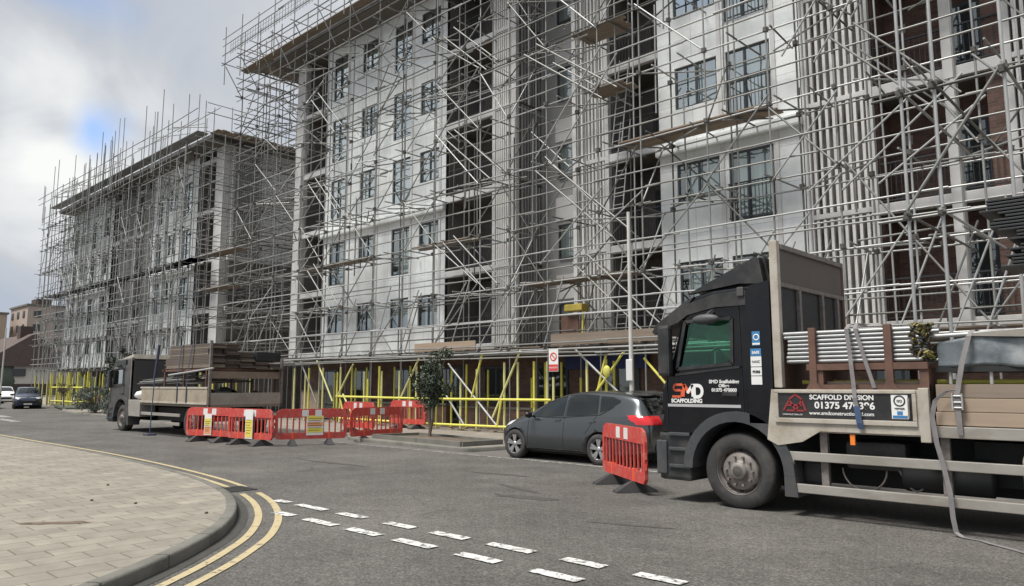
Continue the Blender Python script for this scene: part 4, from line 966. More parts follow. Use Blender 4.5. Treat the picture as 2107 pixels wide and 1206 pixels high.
# ================================================================== VEHICLES
def wheel(root, cx, y, cz, r, w, kind, m_rim, out=-1, name='wheel'):
    """wheel with its outer face at y, facing out (-1: towards -y); rim is a sub-part"""
    s = -out
    tyre = MB().lathe([(r * .60, .02 * s), (r * .66, .0), (r * .93, .004 * s), (r * .985, .03 * s), (r, .06 * s), (r, (w - .06) * s), (r * .97, (w - .01) * s), (r * .6, w * s)], (cx, y, cz), 'y', 44)
    for k in range(3): tyre.lathe([(r + .001, (.08 + k * (w - .16) / 2.6) * s), (r + .004, (.09 + k * (w - .16) / 2.6) * s), (r + .001, (.1 + k * (w - .16) / 2.6) * s)], (cx, y, cz), 'y', 44)
    o = tyre.build(name, M['tyre'], root)
    if kind == 'truck':
        MB().lathe([(.0, -.035 * s), (.10, -.035 * s), (.115, -.02 * s), (.115, .02 * s), (.15, .035 * s), (.235, .035 * s), (.255, .06 * s), (.27, .14 * s), (r * .58, .16 * s), (r * .60, .03 * s), (r * .63, .0)], (cx, y, cz), 'y', 40).build('rim', m_rim, o)
        b = MB()
        for k in range(10):
            a = 2 * PI * k / 10; c = (cx + .19 * math.cos(a), y, cz + .19 * math.sin(a)); b.tube((c[0], y + .04 * s, c[2]), (c[0], y - .015 * s, c[2]), .018, 6)
            a += PI / 10
        b.build('wheel_nuts', M['hub'], o)
        h = MB()
        for k in range(8):
            a = 2 * PI * k / 8; c = (cx + .262 * math.cos(a), cz + .262 * math.sin(a)); h.tube((c[0], y + .085 * s, c[1]), (c[0], y + .06 * s, c[1]), .024, 8)
        h.build('vent_holes', M['hubdark'], o)
        MB().lathe([(0, -.045 * s), (.05, -.044 * s), (.075, -.034 * s)], (cx, y, cz), 'y', 24).build('hub_cap', M['coupler'], o)
    else:
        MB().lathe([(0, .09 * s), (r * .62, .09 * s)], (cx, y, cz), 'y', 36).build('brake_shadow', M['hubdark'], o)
        b = MB().lathe([(r * .60, .06 * s), (r * .62, .01 * s), (r * .70, .004 * s), (r * .71, .03 * s)], (cx, y, cz), 'y', 40)
        for k in range(5):
            a = 2 * PI * k / 5 + .3
            for da, w0 in ((-.17, .055), (.17, .055)):
                p0 = Vector((cx + .10 * r * math.cos(a), y + .02 * s, cz + .10 * r * math.sin(a))); p1 = Vector((cx + .66 * r * math.cos(a + da), y + .015 * s, cz + .66 * r * math.sin(a + da)))
                b.obox(p0, p1, w0 * .9, .03, Vector((0, 1, 0)))
        b.lathe([(0, -.0 * s), (r * .17, .0), (r * .2, .03 * s)], (cx, y, cz), 'y', 20)
        b.build('rim', m_rim, o)
    return o

def lorry_cab(root, X, Y, sx, sz, W_, paint, defl=True, glass='glass_g'):
    """cab with its front at x=X, near side at y=Y, facing -x; sx, sz stretch it"""
    def P(l): return [(X + a * sx, b * sz) for a, b in l]
    prof = [(.02, .98), (.02, 1.30), (.03, 1.62), (.10, 1.74), (.44, 2.72), (.50, 2.84), (.62, 2.93), (.90, 2.99), (1.50, 3.02), (1.70, 3.02), (1.74, 2.98), (1.74, 1.05), (1.40, 1.05), (1.40, .98)]
    bm = bmesh.new(); pl = P(prof); n = len(pl)
    va = [bm.verts.new((p[0], Y, p[1])) for p in pl]; vb = [bm.verts.new((p[0], Y + W_, p[1])) for p in pl]
    bm.faces.new(va); bm.faces.new(vb[::-1])
    for i in range(n): bm.faces.new((va[i], vb[i], vb[(i + 1) % n], va[(i + 1) % n]))
    bmesh.ops.recalc_face_normals(bm, faces=bm.faces)
    ed = [e for e in bm.edges if abs(e.verts[0].co.y - e.verts[1].co.y) < 1e-6 and min(e.verts[0].co.z, e.verts[1].co.z) > 1.1 * sz]
    bmesh.ops.bevel(bm, geom=ed, offset=.07, segments=4, affect='EDGES', profile=.5)
    body = MB().bm(bm, smooth=False).build('cab_body', paint, root); bm.free()
    cut = MB(); cut.prism(P([(.22, 1.2), (.22, 1.78), (.56, 2.72), (.72, 2.86), (1.6, 2.9), (1.6, 1.2)]), Y + .08, Y + W_ - .08)
    boolean(body, cut)
    cut = MB(); cut.prism(P([(.33, 1.93), (.47, 2.50), (.52, 2.54), (1.12, 2.55), (1.17, 2.50), (1.15, 2.02), (1.10, 1.97), (.40, 1.90)]), Y - .3, Y + W_ + .3)
    boolean(body, cut)
    cut = MB(); cut.prism([(Y + .14, 1.80 * sz), (Y + W_ - .14, 1.80 * sz), (Y + W_ - .2, 2.66 * sz), (Y + .2, 2.66 * sz)], X - .2, X + .75 * sx, 'x')
    boolean(body, cut)
    cut = MB().lathe([(0, -.3), (.70 * max(sz, .9), -.3), (.70 * max(sz, .9), W_ + .3), (0, W_ + .3)], (X + 1.2 * sx, Y, .5), 'y', 40)
    boolean(body, cut)
    for yy, nm in ((Y + .03, 'side_window'), (Y + W_ - .03, 'side_window')):
        MB().add([(a, yy, b) for a, b in P([(.31, 1.88), (.46, 2.57), (1.19, 2.58), (1.17, 1.95)])], [(0, 1, 2, 3)]).build(nm, M[glass], root)
    MB().add([(X + .155 * sx, Y + .1, 1.78 * sz), (X + .155 * sx, Y + W_ - .1, 1.78 * sz), (X + .45 * sx, Y + W_ - .16, 2.68 * sz), (X + .45 * sx, Y + .16, 2.68 * sz)], [(0, 1, 2, 3)]).build('windscreen', M[glass], root)
    # rubber surround, door seams and handle on the near side
    s = MB(); w_ = P([(.315, 1.885), (.465, 2.565), (1.19, 2.575), (1.175, 1.945)])
    for i in range(4): a, b = w_[i], w_[(i + 1) % 4]; s.obox((a[0], Y - .008, a[1]), (b[0], Y - .008, b[1]), .045, .02, Vector((0, 1, 0)))
    s.build('window_surround', M['plastic'], root)
    s = MB(); w_ = P([(.14, 1.12), (.14, 1.76), (.42, 2.68), (.50, 2.72), (1.30, 2.74), (1.32, 1.3), (1.15, 1.22)])
    for i in range(len(w_) - 1): a, b = w_[i], w_[i + 1]; s.obox((a[0], Y - .002, a[1]), (b[0], Y - .002, b[1]), .008, .012, Vector((0, 1, 0)))
    s.build('door_seam', M['hubdark'], root)
    MB().cbox(X + 1.02 * sx, X + 1.24 * sx, Y - .03, Y - .004, 1.50 * sz, 1.56 * sz, .01).build('door_handle', M['plastic'], root)
    MB().obox((X + .30 * sx, Y - .03, 1.80 * sz), (X + 1.3 * sx, Y - .03, 1.90 * sz), .03, .03).build('window_ledge', M['plastic'], root)
    # A-pillar mirror housing and the round kerb mirror, sun visor
    mi = MB(); mi.cbox(X + .07 * sx, X + .27 * sx, Y - .15, Y - .02, 1.78 * sz, 2.52 * sz, .045).build('mirror_housing', M['plastic'], root)
    MB().obox((X + .14, Y - .1, 2.48 * sz), (X + .4 * sx, Y + .02, 2.62 * sz), .05, .05).obox((X + .14, Y - .1, 1.85 * sz), (X + .2 * sx, Y + .05, 1.83 * sz), .05, .05).build('mirror_arm', M['plastic'], root)
    MB().ell((X + .86 * sx, Y - .13, 2.57 * sz), (.21, .07, .075), 18, 10).obox((X + .84 * sx, Y - .1, 2.6 * sz), (X + .92 * sx, Y + .02, 2.72 * sz), .06, .05).build('kerb_mirror', M['plastic_g'], root)
    v = MB(); v.prism(P([(-.10, 2.44), (-.04, 2.54), (.46, 2.86), (.62, 2.92), (.52, 2.82), (.10, 2.50), (-.06, 2.40)]), Y + .0, Y + W_)
    v.build('sun_visor', M['plastic'], root)
    v = MB(); v.prism(P([(.10, 2.50), (.46, 2.80), (.95, 2.93), (1.42, 2.95), (1.42, 2.74), (.95, 2.74), (.52, 2.66), (.2, 2.46)]), Y - .035, Y - .002); v.build('roof_rail_panel', M['plastic'], root)
    # seats and wheel inside
    MB().cbox(X + 1.0 * sx, X + 1.25 * sx, Y + .3, Y + .75, 1.4 * sz, 2.3 * sz, .05).cbox(X + 1.0 * sx, X + 1.25 * sx, Y + 1.5, Y + 1.95, 1.4 * sz, 2.3 * sz, .05).build('seats', M['chassis'], root)
    MB().path([(X + .62 * sx + .07 * math.sin(t), Y + .52 + .22 * math.cos(t), 1.98 * sz + .2 * math.sin(t)) for t in [2 * PI * k / 20 for k in range(21)]], .014, 6).build('steering_wheel', M['chassis'], root)
    # front: bumper, grille, lamps, steps
    MB().cbox(X - .02, X + .50 * sx, Y - .01, Y + W_ + .01, .30, .98 * sz, .05).build('bumper', M['plastic'], root)
    st = MB()
    for z in (.48, .72, .93): st.cbox(X + .16 * sx, X + .5 * sx, Y - .045, Y - .005, z * sz, (z + .05) * sz, .01)
    st.build('steps', M['plastic_g'], root)
    MB().cbox(X - .05, X + .12, Y - .035, Y + .05, .38, .86 * sz, .02).build('corner_panel', M['plastic_g'], root)
    gr = MB()
    for k in range(6): gr.box(X - .015, X + .02, Y + .45, Y + W_ - .45, (1.05 + k * .1) * sz, (1.11 + k * .1) * sz)
    gr.build('grille', M['plastic_g'], root)
    for yy in (Y + .12, Y + W_ - .42): MB().cbox(X - .04, X + .02, yy, yy + .3, .62 * sz, .84 * sz, .02).build('headlight', M['lens'], root)
    # wheel arch ring and mudguard leg
    ar = MB(); c = (X + 1.2 * sx, .5); R0, R1 = .66, .80
    pts = [(c[0] + R0 * math.cos(t), c[1] + R0 * math.sin(t)) for t in [PI * k / 18 for k in range(19)]]; pto = [(c[0] + (R1 if k else R1) * math.cos(t), c[1] + R1 * math.sin(t)) for k, t in enumerate([PI * k / 18 for k in range(19)])]
    ar.prism(pts + pto[::-1], Y - .05, Y + .35); ar.build('wheel_arch', M['plastic_g'], root)
    MB().prism([(c[0] + .66, .497), (c[0] + .80, .497), (c[0] + .83, .24), (c[0] + .66, .24)], Y - .05, Y + .35).build('mudguard', M['plastic_g'], root)
    ar = MB(); ar.prism(pts + pto[::-1], Y + W_ - .35, Y + W_ + .03); ar.build('wheel_arch', M['plastic_g'], root)
    if defl:
        d = MB(); d.prism(P([(.60, 2.97), (.66, 3.03), (1.50, 3.40), (1.62, 3.40), (1.70, 3.05), (1.3, 2.99)]), Y + .16, Y + W_ - .16); d.build('air_deflector', M['plastic'], root)
        for yy in (Y + .02, Y + W_ - .13): MB().prism(P([(.50, 2.965), (1.50, 3.38), (1.60, 3.38), (1.66, 3.02), (1.3, 3.05)]), yy, yy + .11).build('deflector_cheek', M['plastic'], root)
        MB().prism(P([(1.42, 1.15), (1.42, 2.9), (1.48, 3.0), (1.76, 3.05), (1.76, 1.15)]), Y - .05, Y - .004).build('side_fin', paint, root)
        MB().cbox(X + 1.30 * sx, X + 1.40 * sx, Y - .06, Y - .004, 2.86, 2.99, .015).build('corner_lamp', M['plastic_g'], root)

# ---- black lorry --------------------------------------------------
TX, TY, TW = -6.0, 9.57, 2.35  # lorry position and part sizes taken from image pixels, kept as plain numbers
T = thing('flatbed_lorry', 'black cabbed flatbed scaffolding lorry with cream dropside and orange logo in the foreground', 'lorry', (-3, 10.7, 0))
lorry_cab(T, TX, TY, 1, 1, TW, M['black'])
wheel(T, TX + 1.2, TY + .02, .5, .505, .32, 'truck', M['hub']); wheel(T, TX + 1.2, TY + TW - .02, .5, .505, .32, 'truck', M['hub'], out=1)
for x in (TX + 5.75,):
    wheel(T, x, TY + .04, .5, .505, .55, 'truck', M['hub']); wheel(T, x, TY + 2.42, .5, .505, .55, 'truck', M['hub'], out=1)
MB().tube((TX + 1.2, TY + .3, .5), (TX + 1.2, TY + 2.1, .5), .08, 10).tube((TX + 5.75, TY + .3, .5), (TX + 5.75, TY + 2.1, .5), .1, 10).build('axles', M['chassis'], T)
XB = TX + 8.6
MB().box(TX + .5, XB, TY + .75, TY + .83, .72, 1.0).box(TX + .5, XB, TY + 1.6, TY + 1.68, .72, 1.0).box(TX + .4, TX + 1.75, TY + .9, TY + 1.55, .6, 1.1).build('chassis_rails', M['chassis'], T)
MB().box(TX + 1.86, XB, TY, TY + 2.48, 1.08, 1.16).build('bed_floor', M['board'], T)
MB().cbox(TX + 1.80, TX + 3.62, TY - .02, TY - .001, 1.06, 1.17, .006).build('bed_edge', M['cream'], T)
MB().cbox(TX + 3.62, XB, TY - .03, TY - .001, 1.06, 1.19, .008).build('bed_edge', M['alu'], T)
# dropside: cream frame round the dark banner
dp = MB(); dp.prism([(TX + 1.74, 1.60), (TX + 3.50, 1.60), (TX + 3.50, 1.08), (TX + 2.35, 1.08), (TX + 2.12, .94), (TX + 1.80, .88), (TX + 1.66, .95)], TY - .06, TY - .022).build('dropside', M['cream'], T)
MB().box(TX + 1.84, TX + 3.42, TY - .068, TY - .062, 1.24, 1.55).build('banner', M['banner'], T)
fr = MB(); fr.cbox(TX + 1.78, TX + 3.47, TY - .085, TY - .062, 1.175, 1.235, .008).cbox(TX + 1.78, TX + 3.47, TY - .085, TY - .062, 1.552, 1.595, .008).cbox(TX + 1.78, TX + 1.835, TY - .083, TY - .062, 1.235, 1.552, .008).cbox(TX + 3.425, TX + 3.47, TY - .083, TY - .062, 1.235, 1.552, .008); fr.build('dropside_frame', M['cream'], T)
MB().cbox(TX + 3.49, TX + 3.60, TY - .07, TY + .05, 1.0, 1.62, .01).build('side_post', M['cream'], T)
MB().box(TX + 3.38, TX + 3.40, TY - .09, TY - .084, 1.27, 1.5).build('latch', M['hub'], T)
text('SCAFFOLD DIVISION', .083, M['whtxt'], T, TX + 2.24, TY - .071, 1.475, sx=1.0, bold=.0022)
text('01375 470396', .115, M['whtxt'], T, TX + 2.30, TY - .071, 1.365, sx=1.08, bold=.003)
text('www.smdconstructionltd.com', .062, M['whtxt'], T, TX + 2.23, TY - .071, 1.285, sx=1.02, bold=.001)
text('CONSTRUCTION LTD', .026, M['whtxt'], T, TX + 1.885, TY - .071, 1.272, sx=1.0)
em = MB()
for (a, b, c, d) in ((.0, .0, .1, .16), (.1, .16, .2, .0), (.2, .0, .3, .16), (.3, .16, .36, .0), (.05, .0, .33, .0), (.06, .08, .30, .08), (.1, .17, .2, .24), (.2, .24, .3, .17)):
    em.obox((TX + 1.90 + a * .8, TY - .072, 1.33 + b * .85), (TX + 1.90 + c * .8, TY - .072, 1.33 + d * .85), .004, .022, Vector((0, 1, 0)) if False else Vector((0, 0, 1)))
em.build('dark_red_emblem', M['dredtxt'], T)
st = MB().box(TX + 3.20, TX + 3.38, TY - .074, TY - .069, 1.26, 1.54).build('white_sticker', M['whtxt'], T)
MB().lathe([(.05, 0), (.05, -.003), (.065, -.003), (.065, 0)], (TX + 3.29, TY - .0745, 1.47), 'y', 24).build('ring_mark', M['chassis'], st)
text('ISO', .04, M['chassis'], st, TX + 3.29, TY - .077, 1.455, align='CENTER'); text('MEMBER', .03, M['chassis'], st, TX + 3.29, TY - .077, 1.37, align='CENTER')
MB().box(TX + 3.21, TX + 3.37, TY - .078, TY - .075, 1.27, 1.30).box(TX + 3.26, TX + 3.32, TY - .078, TY - .075, 1.31, 1.35).build('small_print_block', M['blue_s'], st)
# door artwork
lo = MB()
x0, z0 = TX + .22, 1.47
S_pts = [(.17, .17), (.05, .17), (.03, .14), (.03, .11), (.05, .09), (.14, .09), (.16, .07), (.16, .03), (.14, .0), (.0, .0)]
for i in range(len(S_pts) - 1): a, b = S_pts[i], S_pts[i + 1]; lo.obox((x0 + a[0] * 1.0, TY - .006, z0 + .02 + a[1]), (x0 + b[0] * 1.0, TY - .006, z0 + .02 + b[1]), .034, .006, Vector((0, 1, 0)))
lo2 = [(.18, 0, .2, .17), (.2, .17, .27, .06), (.27, .06, .33, .12)]
for a, b, c, d in lo2: lo.obox((x0 + a, TY - .007, z0 + .02 + b), (x0 + c, TY - .007, z0 + .02 + d), .045, .006, Vector((0, 1, 0)))
lo.build('orange_logo', mat('orange_red_print', (0.70, 0.12, 0.05), 0.5), T)
lo = MB()
for a, b, c, d in ((.25, .05, .34, .17), (.33, .17, .34, 0)): lo.obox((x0 + a, TY - .009, z0 + .02 + b), (x0 + c, TY - .009, z0 + .02 + d), .042, .006, Vector((0, 1, 0)))
lo.build('white_logo_stroke', M['whtxt'], T)
text('D', .27, M['whtxt'], T, TX + .555, TY - .008, 1.475, sx=.85, bold=.012)
text('SCAFFOLDING', .076, M['whtxt'], T, TX + .205, TY - .006, 1.405, sx=.99, bold=.0035)
MB().box(TX + .14, TX + 1.28, TY - .005, TY - .001, 1.345, 1.385).build('door_stripe', M['stripe'], T)
text('SMD Scaffolding', .066, M['whtxt'], T, TX + 1.04, TY - .006, 1.68, sx=1.05, align='CENTER', bold=.002); text('Office:', .06, M['whtxt'], T, TX + 1.04, TY - .006, 1.625, align='CENTER', bold=.0018); text('01375 470000', .062, M['whtxt'], T, TX + 1.04, TY - .006, 1.565, sx=1.05, align='CENTER', bold=.002)
for (za, zb, m) in ((2.18, 2.37, 'blue_s'), (2.04, 2.14, 'blue_s'), (1.90, 2.035, 'white'), (1.78, 1.89, 'white'), (1.66, 1.77, 'white')):
    a = .03 if zb > 2.15 else 0
    s_ = MB().box(TX + 1.47 + a, TX + 1.62 - a * .3, TY - .058, TY - .053, za, zb).build('sticker', M[m], T)
    if zb > 2.15:
        MB().lathe([(.03, 0), (.03, -.003), (.045, -.003), (.045, 0)], (TX + 1.56, TY - .0585, 2.29), 'y', 20).build('ring_mark', M['whtxt'], s_); MB().box(TX + 1.505, TX + 1.61, TY - .061, TY - .059, 2.19, 2.215).build('caption_bar', M['whtxt'], s_)
text('SAFE', .05, M['whtxt'], T, TX + 1.545, TY - .06, 2.07, align='CENTER', bold=.002); text('NASC', .045, M['chassis'], T, TX + 1.545, TY - .06, 1.95, align='CENTER'); text('FORS', .045, M['chassis'], T, TX + 1.545, TY - .06, 1.815, align='CENTER', bold=.002)
# headboard goalpost
hb = MB(); hb.cbox(TX + 1.77, TX + 1.88, TY - .03, TY + .07, 1.62, 3.58, .012).build('headboard_post', M['cream'], T)
MB().cbox(TX + 1.77, TX + 1.87, TY + 2.36, TY + 2.46, 1.1, 3.56, .012).build('headboard_post', M['rust'], T)
MB().box(TX + 1.80, TX + 1.86, TY + .07, TY + 2.36, 3.02, 3.47).build('headboard_panel', M['panel_br'], T)
MB().cbox(TX + 1.78, TX + 1.90, TY + .07, TY + 2.36, 3.47, 3.54, .01).cbox(TX + 1.78, TX + 1.89, TY + .07, TY + 2.36, 2.96, 3.02, .01).build('headboard_rail', M['hub'], T)
MB().box(TX + 1.80, TX + 1.84, TY + .07, TY + 2.36, 2.28, 2.96).build('mesh_panel', M['mesh_d'], T)
m_ = MB()
for k in range(26): m_.box(TX + 1.842, TX + 1.848, TY + .09, TY + 2.34, 2.31 + k * .025, 2.318 + k * .025)
m_.build('mesh_slats', M['plastic_g'], T)
for y in (.62, 1.45, 2.05): MB().box(TX + 1.85, TX + 1.90, TY + y, TY + y + .07, 2.28, 2.96).build('headboard_upright', M['hub'], T)
MB().box(TX + 1.79, TX + 1.88, TY + .07, TY + 2.36, 1.17, 2.28).build('headboard_lower', M['rust'], T)
# side guards
for z0_, z1_ in ((.70, .81), (.30, .41)): MB().cbox(TX + 1.98, TX + 5.05, TY - .03, TY + .02, z0_, z1_, .008).build('side_guard_rail', M['alu'], T)
MB().cbox(TX + 1.89, TX + 1.985, TY - .03, TY + .02, .30, .81, .008).build('side_guard_end', M['alu'], T)
for x in (2.30, 3.66): MB().box(TX + x, TX + x + .09, TY + .05, TY + .12, .34, 1.06).build('guard_bracket', M['hub'], T)
MB().box(TX + 1.905, TX + 1.96, TY - .04, TY - .031, .42, .55).build('side_marker', M['orange'], T); MB().box(TX + 2.70, TX + 2.755, TY - .04, TY - .01, .93, 1.055).build('side_marker', M['orange'], T)
MB().box(TX + 2.1, TX + 5.0, TY + .9, TY + 1.7, .34, .98).box(TX + 3.9, TX + 5.1, TY + .5, TY + 2.2, .5, 1.0).build('added_belly_box', M['chassis'], T)  # belly boxes added to block light and view through under the bed
MB().cbox(TX + 2.55, TX + 3.25, TY + .2, TY + .8, .62, .96, .05).cbox(TX + 2.0, TX + 2.28, TY + .2, TY + .6, .38, .7, .05).build('battery_box', M['plastic'], T)
MB().lathe([(0, 0), (.2, 0), (.21, .04), (.21, .9), (0, .94)], (TX + 3.2, TY + .35, .6), 'x', 20).build('air_tank', M['chassis'], T)
hs = MB(); hs.path([(TX + 2.75 + .26 * math.cos(t), TY + .25, .62 + .26 * math.sin(t)) for t in [PI + PI * k / 12 for k in range(13)]], .012, 6); hs.path([(TX + 3.15 + .3 * k / 8, TY + .22, .66 - .25 * math.sin(k / 8 * PI * .8)) for k in range(9)], .014, 6); hs.build('air_hoses', M['hub'], T)
MB().prism([(TX + 5.75 + .62 * math.cos(t), .5 + .62 * math.sin(t)) for t in [PI * k / 14 for k in range(15)]] + [(TX + 5.75 + .58 * math.cos(t), .5 + .58 * math.sin(t)) for t in [PI - PI * k / 14 for k in range(15)]], TY + .02, TY + .6).build('mudguard', M['plastic_g'], T)
MB().cbox(TX + 4.42, TX + 4.95, TY + .02, TY + .6, .42, .92, .08).build('fuel_tank', M['alu'], T)

ORD = ['lowest', 'second', 'third', 'fourth', 'fifth', 'sixth', 'seventh', 'topmost', 'ninth', 'tenth', 'eleventh', 'twelfth', 'thirteenth', 'fourteenth', 'fifteenth']
def tube_pile(x0, x1, y0, ny, z0, nz, m, lab, grp, dx=.1, pitch=.052, nm='scaffold_tube', ends=True):
    for j in range(nz):
        for i in range(ny):
            if 0 < j < nz - 1 and i > 0: continue
            y = y0 + i * pitch; z = z0 + j * pitch; a = x0 + random.uniform(-dx, dx) * .4; b = x1 + random.uniform(-dx, dx)
            o = MB().tube((a, y, z), (b, y, z), .0242, 10).build(nm, M[random.choice(m)], None); relocate(o, (a, y, z)); tag(o, lab if i else ORD[j] + ' front tube from the bottom of the bundle behind the brown stanchions', 'tube', grp)
tube_pile(TX + 1.93, TX + 3.50, TY + .05, 14, 1.955, 8, ['galv_b', 'galv_t', 'galv_t', 'galv_t'], 'galvanised scaffold tube bundled behind the brown stanchions on the black lorry', 'tubes bundled on the black lorry')
rk = thing('stillage_rack', 'rusty brown steel stillage rack holding the tube bundle on the black lorry', 'rack', (TX + 2.7, TY + .5, 1.17))
for x in (2.24, 3.14):
    MB().cbox(TX + x, TX + x + .09, TY - .03, TY + .03, 1.66, 2.38, .008).build('stanchion', M['rust'], rk); MB().prism([(TX + x - .05, 1.60), (TX + x + .14, 1.60), (TX + x + .09, 1.68), (TX + x, 1.68)], TY - .04, TY + .05).build('foot', M['rust'], rk)
    MB().cbox(TX + x, TX + x + .09, TY + .95, TY + 1.01, 1.2, 2.38, .008).build('stanchion', M['rust'], rk)
MB().box(TX + 2.2, TX + 3.6, TY - .02, TY + .05, 1.84, 1.92).box(TX + 2.3, TX + 3.6, TY - .01, TY + .05, 1.60, 1.66).box(TX + 2.2, TX + 3.6, TY + .9, TY + .98, 1.84, 1.92).box(TX + 2.3, TX + 2.4, TY, TY + 1, 1.17, 1.84).box(TX + 3.5, TX + 3.6, TY, TY + 1, 1.17, 1.84).build('frame', M['rust'], rk)
for i in range(5):
    a = TX + 2.36; o = MB().box(a + .02 * i, a + 1.15, TY + .12 + i * .17, TY + .26 + i * .17, 1.66, 1.70).build('short_board', M['board_n'], None); relocate(o, (a, TY + .2, 1.66)); tag(o, 'short timber board lying inside the brown rack on the black lorry', 'board', 'short boards inside the brown rack')
# coupler cluster hanging at the tube ends
cl = MB(); 
for k in range(70):
    p = (TX + 3.50 + random.uniform(-.06, .14), TY + .0 + random.uniform(-.04, .2), 1.95 + random.random() * .42); a = Vector((random.uniform(-1, 1), random.uniform(-1, 1), random.uniform(-1, 1))).normalized() * .035
    cl.tube(Vector(p) - a, Vector(p) + a, random.uniform(.012, .024), 6)
o = cl.build('coupler_string', mat('dark_oily_coupler', (0.045, 0.04, 0.035), 0.5, metal=0.5, var=0.6, vscale=20, dirt=(0.35, 0.3, 0.06), dscale=9, damt=0.8), None); relocate(o, (TX + 3.5, TY + .1, 1.95)); tag(o, 'cluster of dark oily couplers strung at the ends of the tube bundle', 'couplers')
# timbers, tarp bundle and boards on top
for r_ in range(3):
    for q in range(3):
        y = TY + .0 + q * .24; z = 1.20 + r_ * .155
        o = MB().cbox(TX + 3.64 + random.uniform(0, .03), TX + 7.9, y, y + .23, z, z + .15, .006).build('timber_baulk', M['board_n'] if r_ != 2 else M['board'], None); relocate(o, (TX + 5, y, z)); tag(o, ['clean timber baulk at the bottom', 'timber baulk in the middle', 'greyer timber baulk on top'][r_] + ' of the ' + ['nearest', 'second', 'farthest'][q] + ' column on the black lorry', 'timber', 'stacked timber baulks on the black lorry')
o = MB().tube((TX + 2.0, TY + .35, 1.69), (TX + 4.6, TY + .35, 1.69), .03, 8).build('yellow_rail', M['yellow'], None); relocate(o, (TX + 3, TY + .35, 1.69)); tag(o, 'thin yellow rail lying behind the cream dropside on the black lorry', 'rail')
bmq = bmesh.new(); bmesh.ops.create_cube(bmq, size=1); bmesh.ops.subdivide_edges(bmq, edges=bmq.edges, cuts=9, use_grid_fill=True)
for v in bmq.verts:
    c = v.co; k = 1 - .10 * (abs(c.x * 2) ** 4); c.x *= 1.55; c.y *= .85 * k; c.z *= .32 * k; c += Vector((math.sin(c.z * 30 + c.x * 4) * .008, math.sin(c.x * 9 + c.z * 14) * .018, math.sin(c.x * 7 + c.y * 6) * .02)); c += Vector((TX + 4.46, TY + .48, 2.02))
o = MB().bm(bmq).build('tarpaulin_bundle', M['tarp'], None); bmq.free(); relocate(o, (TX + 4.4, TY + .4, 1.87)); tag(o, 'grey blue weathered tarpaulin bundle strapped on the black lorry beside the tube ends', 'tarpaulin')
sp = thing('support_rack', 'dark steel cradle under the grey blue tarpaulin bundle on the black lorry', 'rack', (TX + 4.5, TY + .4, 1.66)); MB().box(TX + 3.66, TX + 5.3, TY + .06, TY + .12, 1.80, 1.86).box(TX + 3.66, TX + 5.3, TY + .8, TY + .86, 1.80, 1.86).build('frame', M['chassis'], sp)
for x in (3.8, 4.2, 4.6, 5.0): MB().tube((TX + x, TY + .1, 1.665), (TX + x, TY + .1, 1.80), .02, 8).build('leg', M['galv_b'], sp)
for k in range(4):
    o = MB().tube((TX + 3.62 + k * .12, TY + .1 + k * .09, 2.215 + .012 * k), (TX + 4.35 + k * .1, TY + .08 + k * .1, 2.235 + .012 * k), .024, 9).build('loose_tube', M['galv_b'], None); relocate(o, (TX + 3.7, TY + .1 + k * .09, 2.2)); tag(o, 'bright tube lying loose on top of the tarpaulin bundle', 'tube', 'loose tubes on the tarpaulin')
o = MB().prism([(TX + 4.05, 2.20), (TX + 4.75, 2.16), (TX + 4.8, 2.20), (TX + 4.6, 2.26), (TX + 4.05, 2.235)], TY + .02, TY + .5).build('aluminium_plank', M['alu'], None); relocate(o, (TX + 4.3, TY + .2, 2.2)); tag(o, 'pale aluminium plank resting on the tarpaulin bundle', 'plank')
random.seed(21)
for k in range(21):
    z = 3.02 + k * .040; a = TX + 4.34 + random.choice((-.14, -.06, 0, .05, .12)) + (.10 if 3 < k < 9 else 0) - (.1 if k > 13 else 0); a -= .0
    o = MB().cbox(a, a + 3.2, TY + .65, TY + 1.4, z, z + .026, .005).build('steel_beam', M['steelblk'], None); relocate(o, (a, TY + 1, z)); tag(o, 'black steel frame with staggered end in the tall stack at the right edge', 'steel frame', 'tall stack of black steel frames on the lorry')
for k in range(20):
    z = 2.26 + k * .0375; o = MB().cbox(TX + 4.52 + .02 * (k % 3), TX + 7.5, TY + .7, TY + 1.35, z, z + .026, .006).build('grey_frame', M['hub'], None); relocate(o, (TX + 5, TY + 1, z)); tag(o, 'grey steel frame' + ' in the lower part of the stack under the black frames', 'steel frame', 'grey frames under the black stack')
MB_ = MB().box(TX + 5.0, TX + 7.6, TY + .9, TY + 1.45, 1.17, 2.2).build('crate_base', M['rust'], None); relocate(MB_, (TX + 6, TY + 1, 1.17)); tag(MB_, 'rust brown steel crate under the black frame stack on the lorry', 'crate')
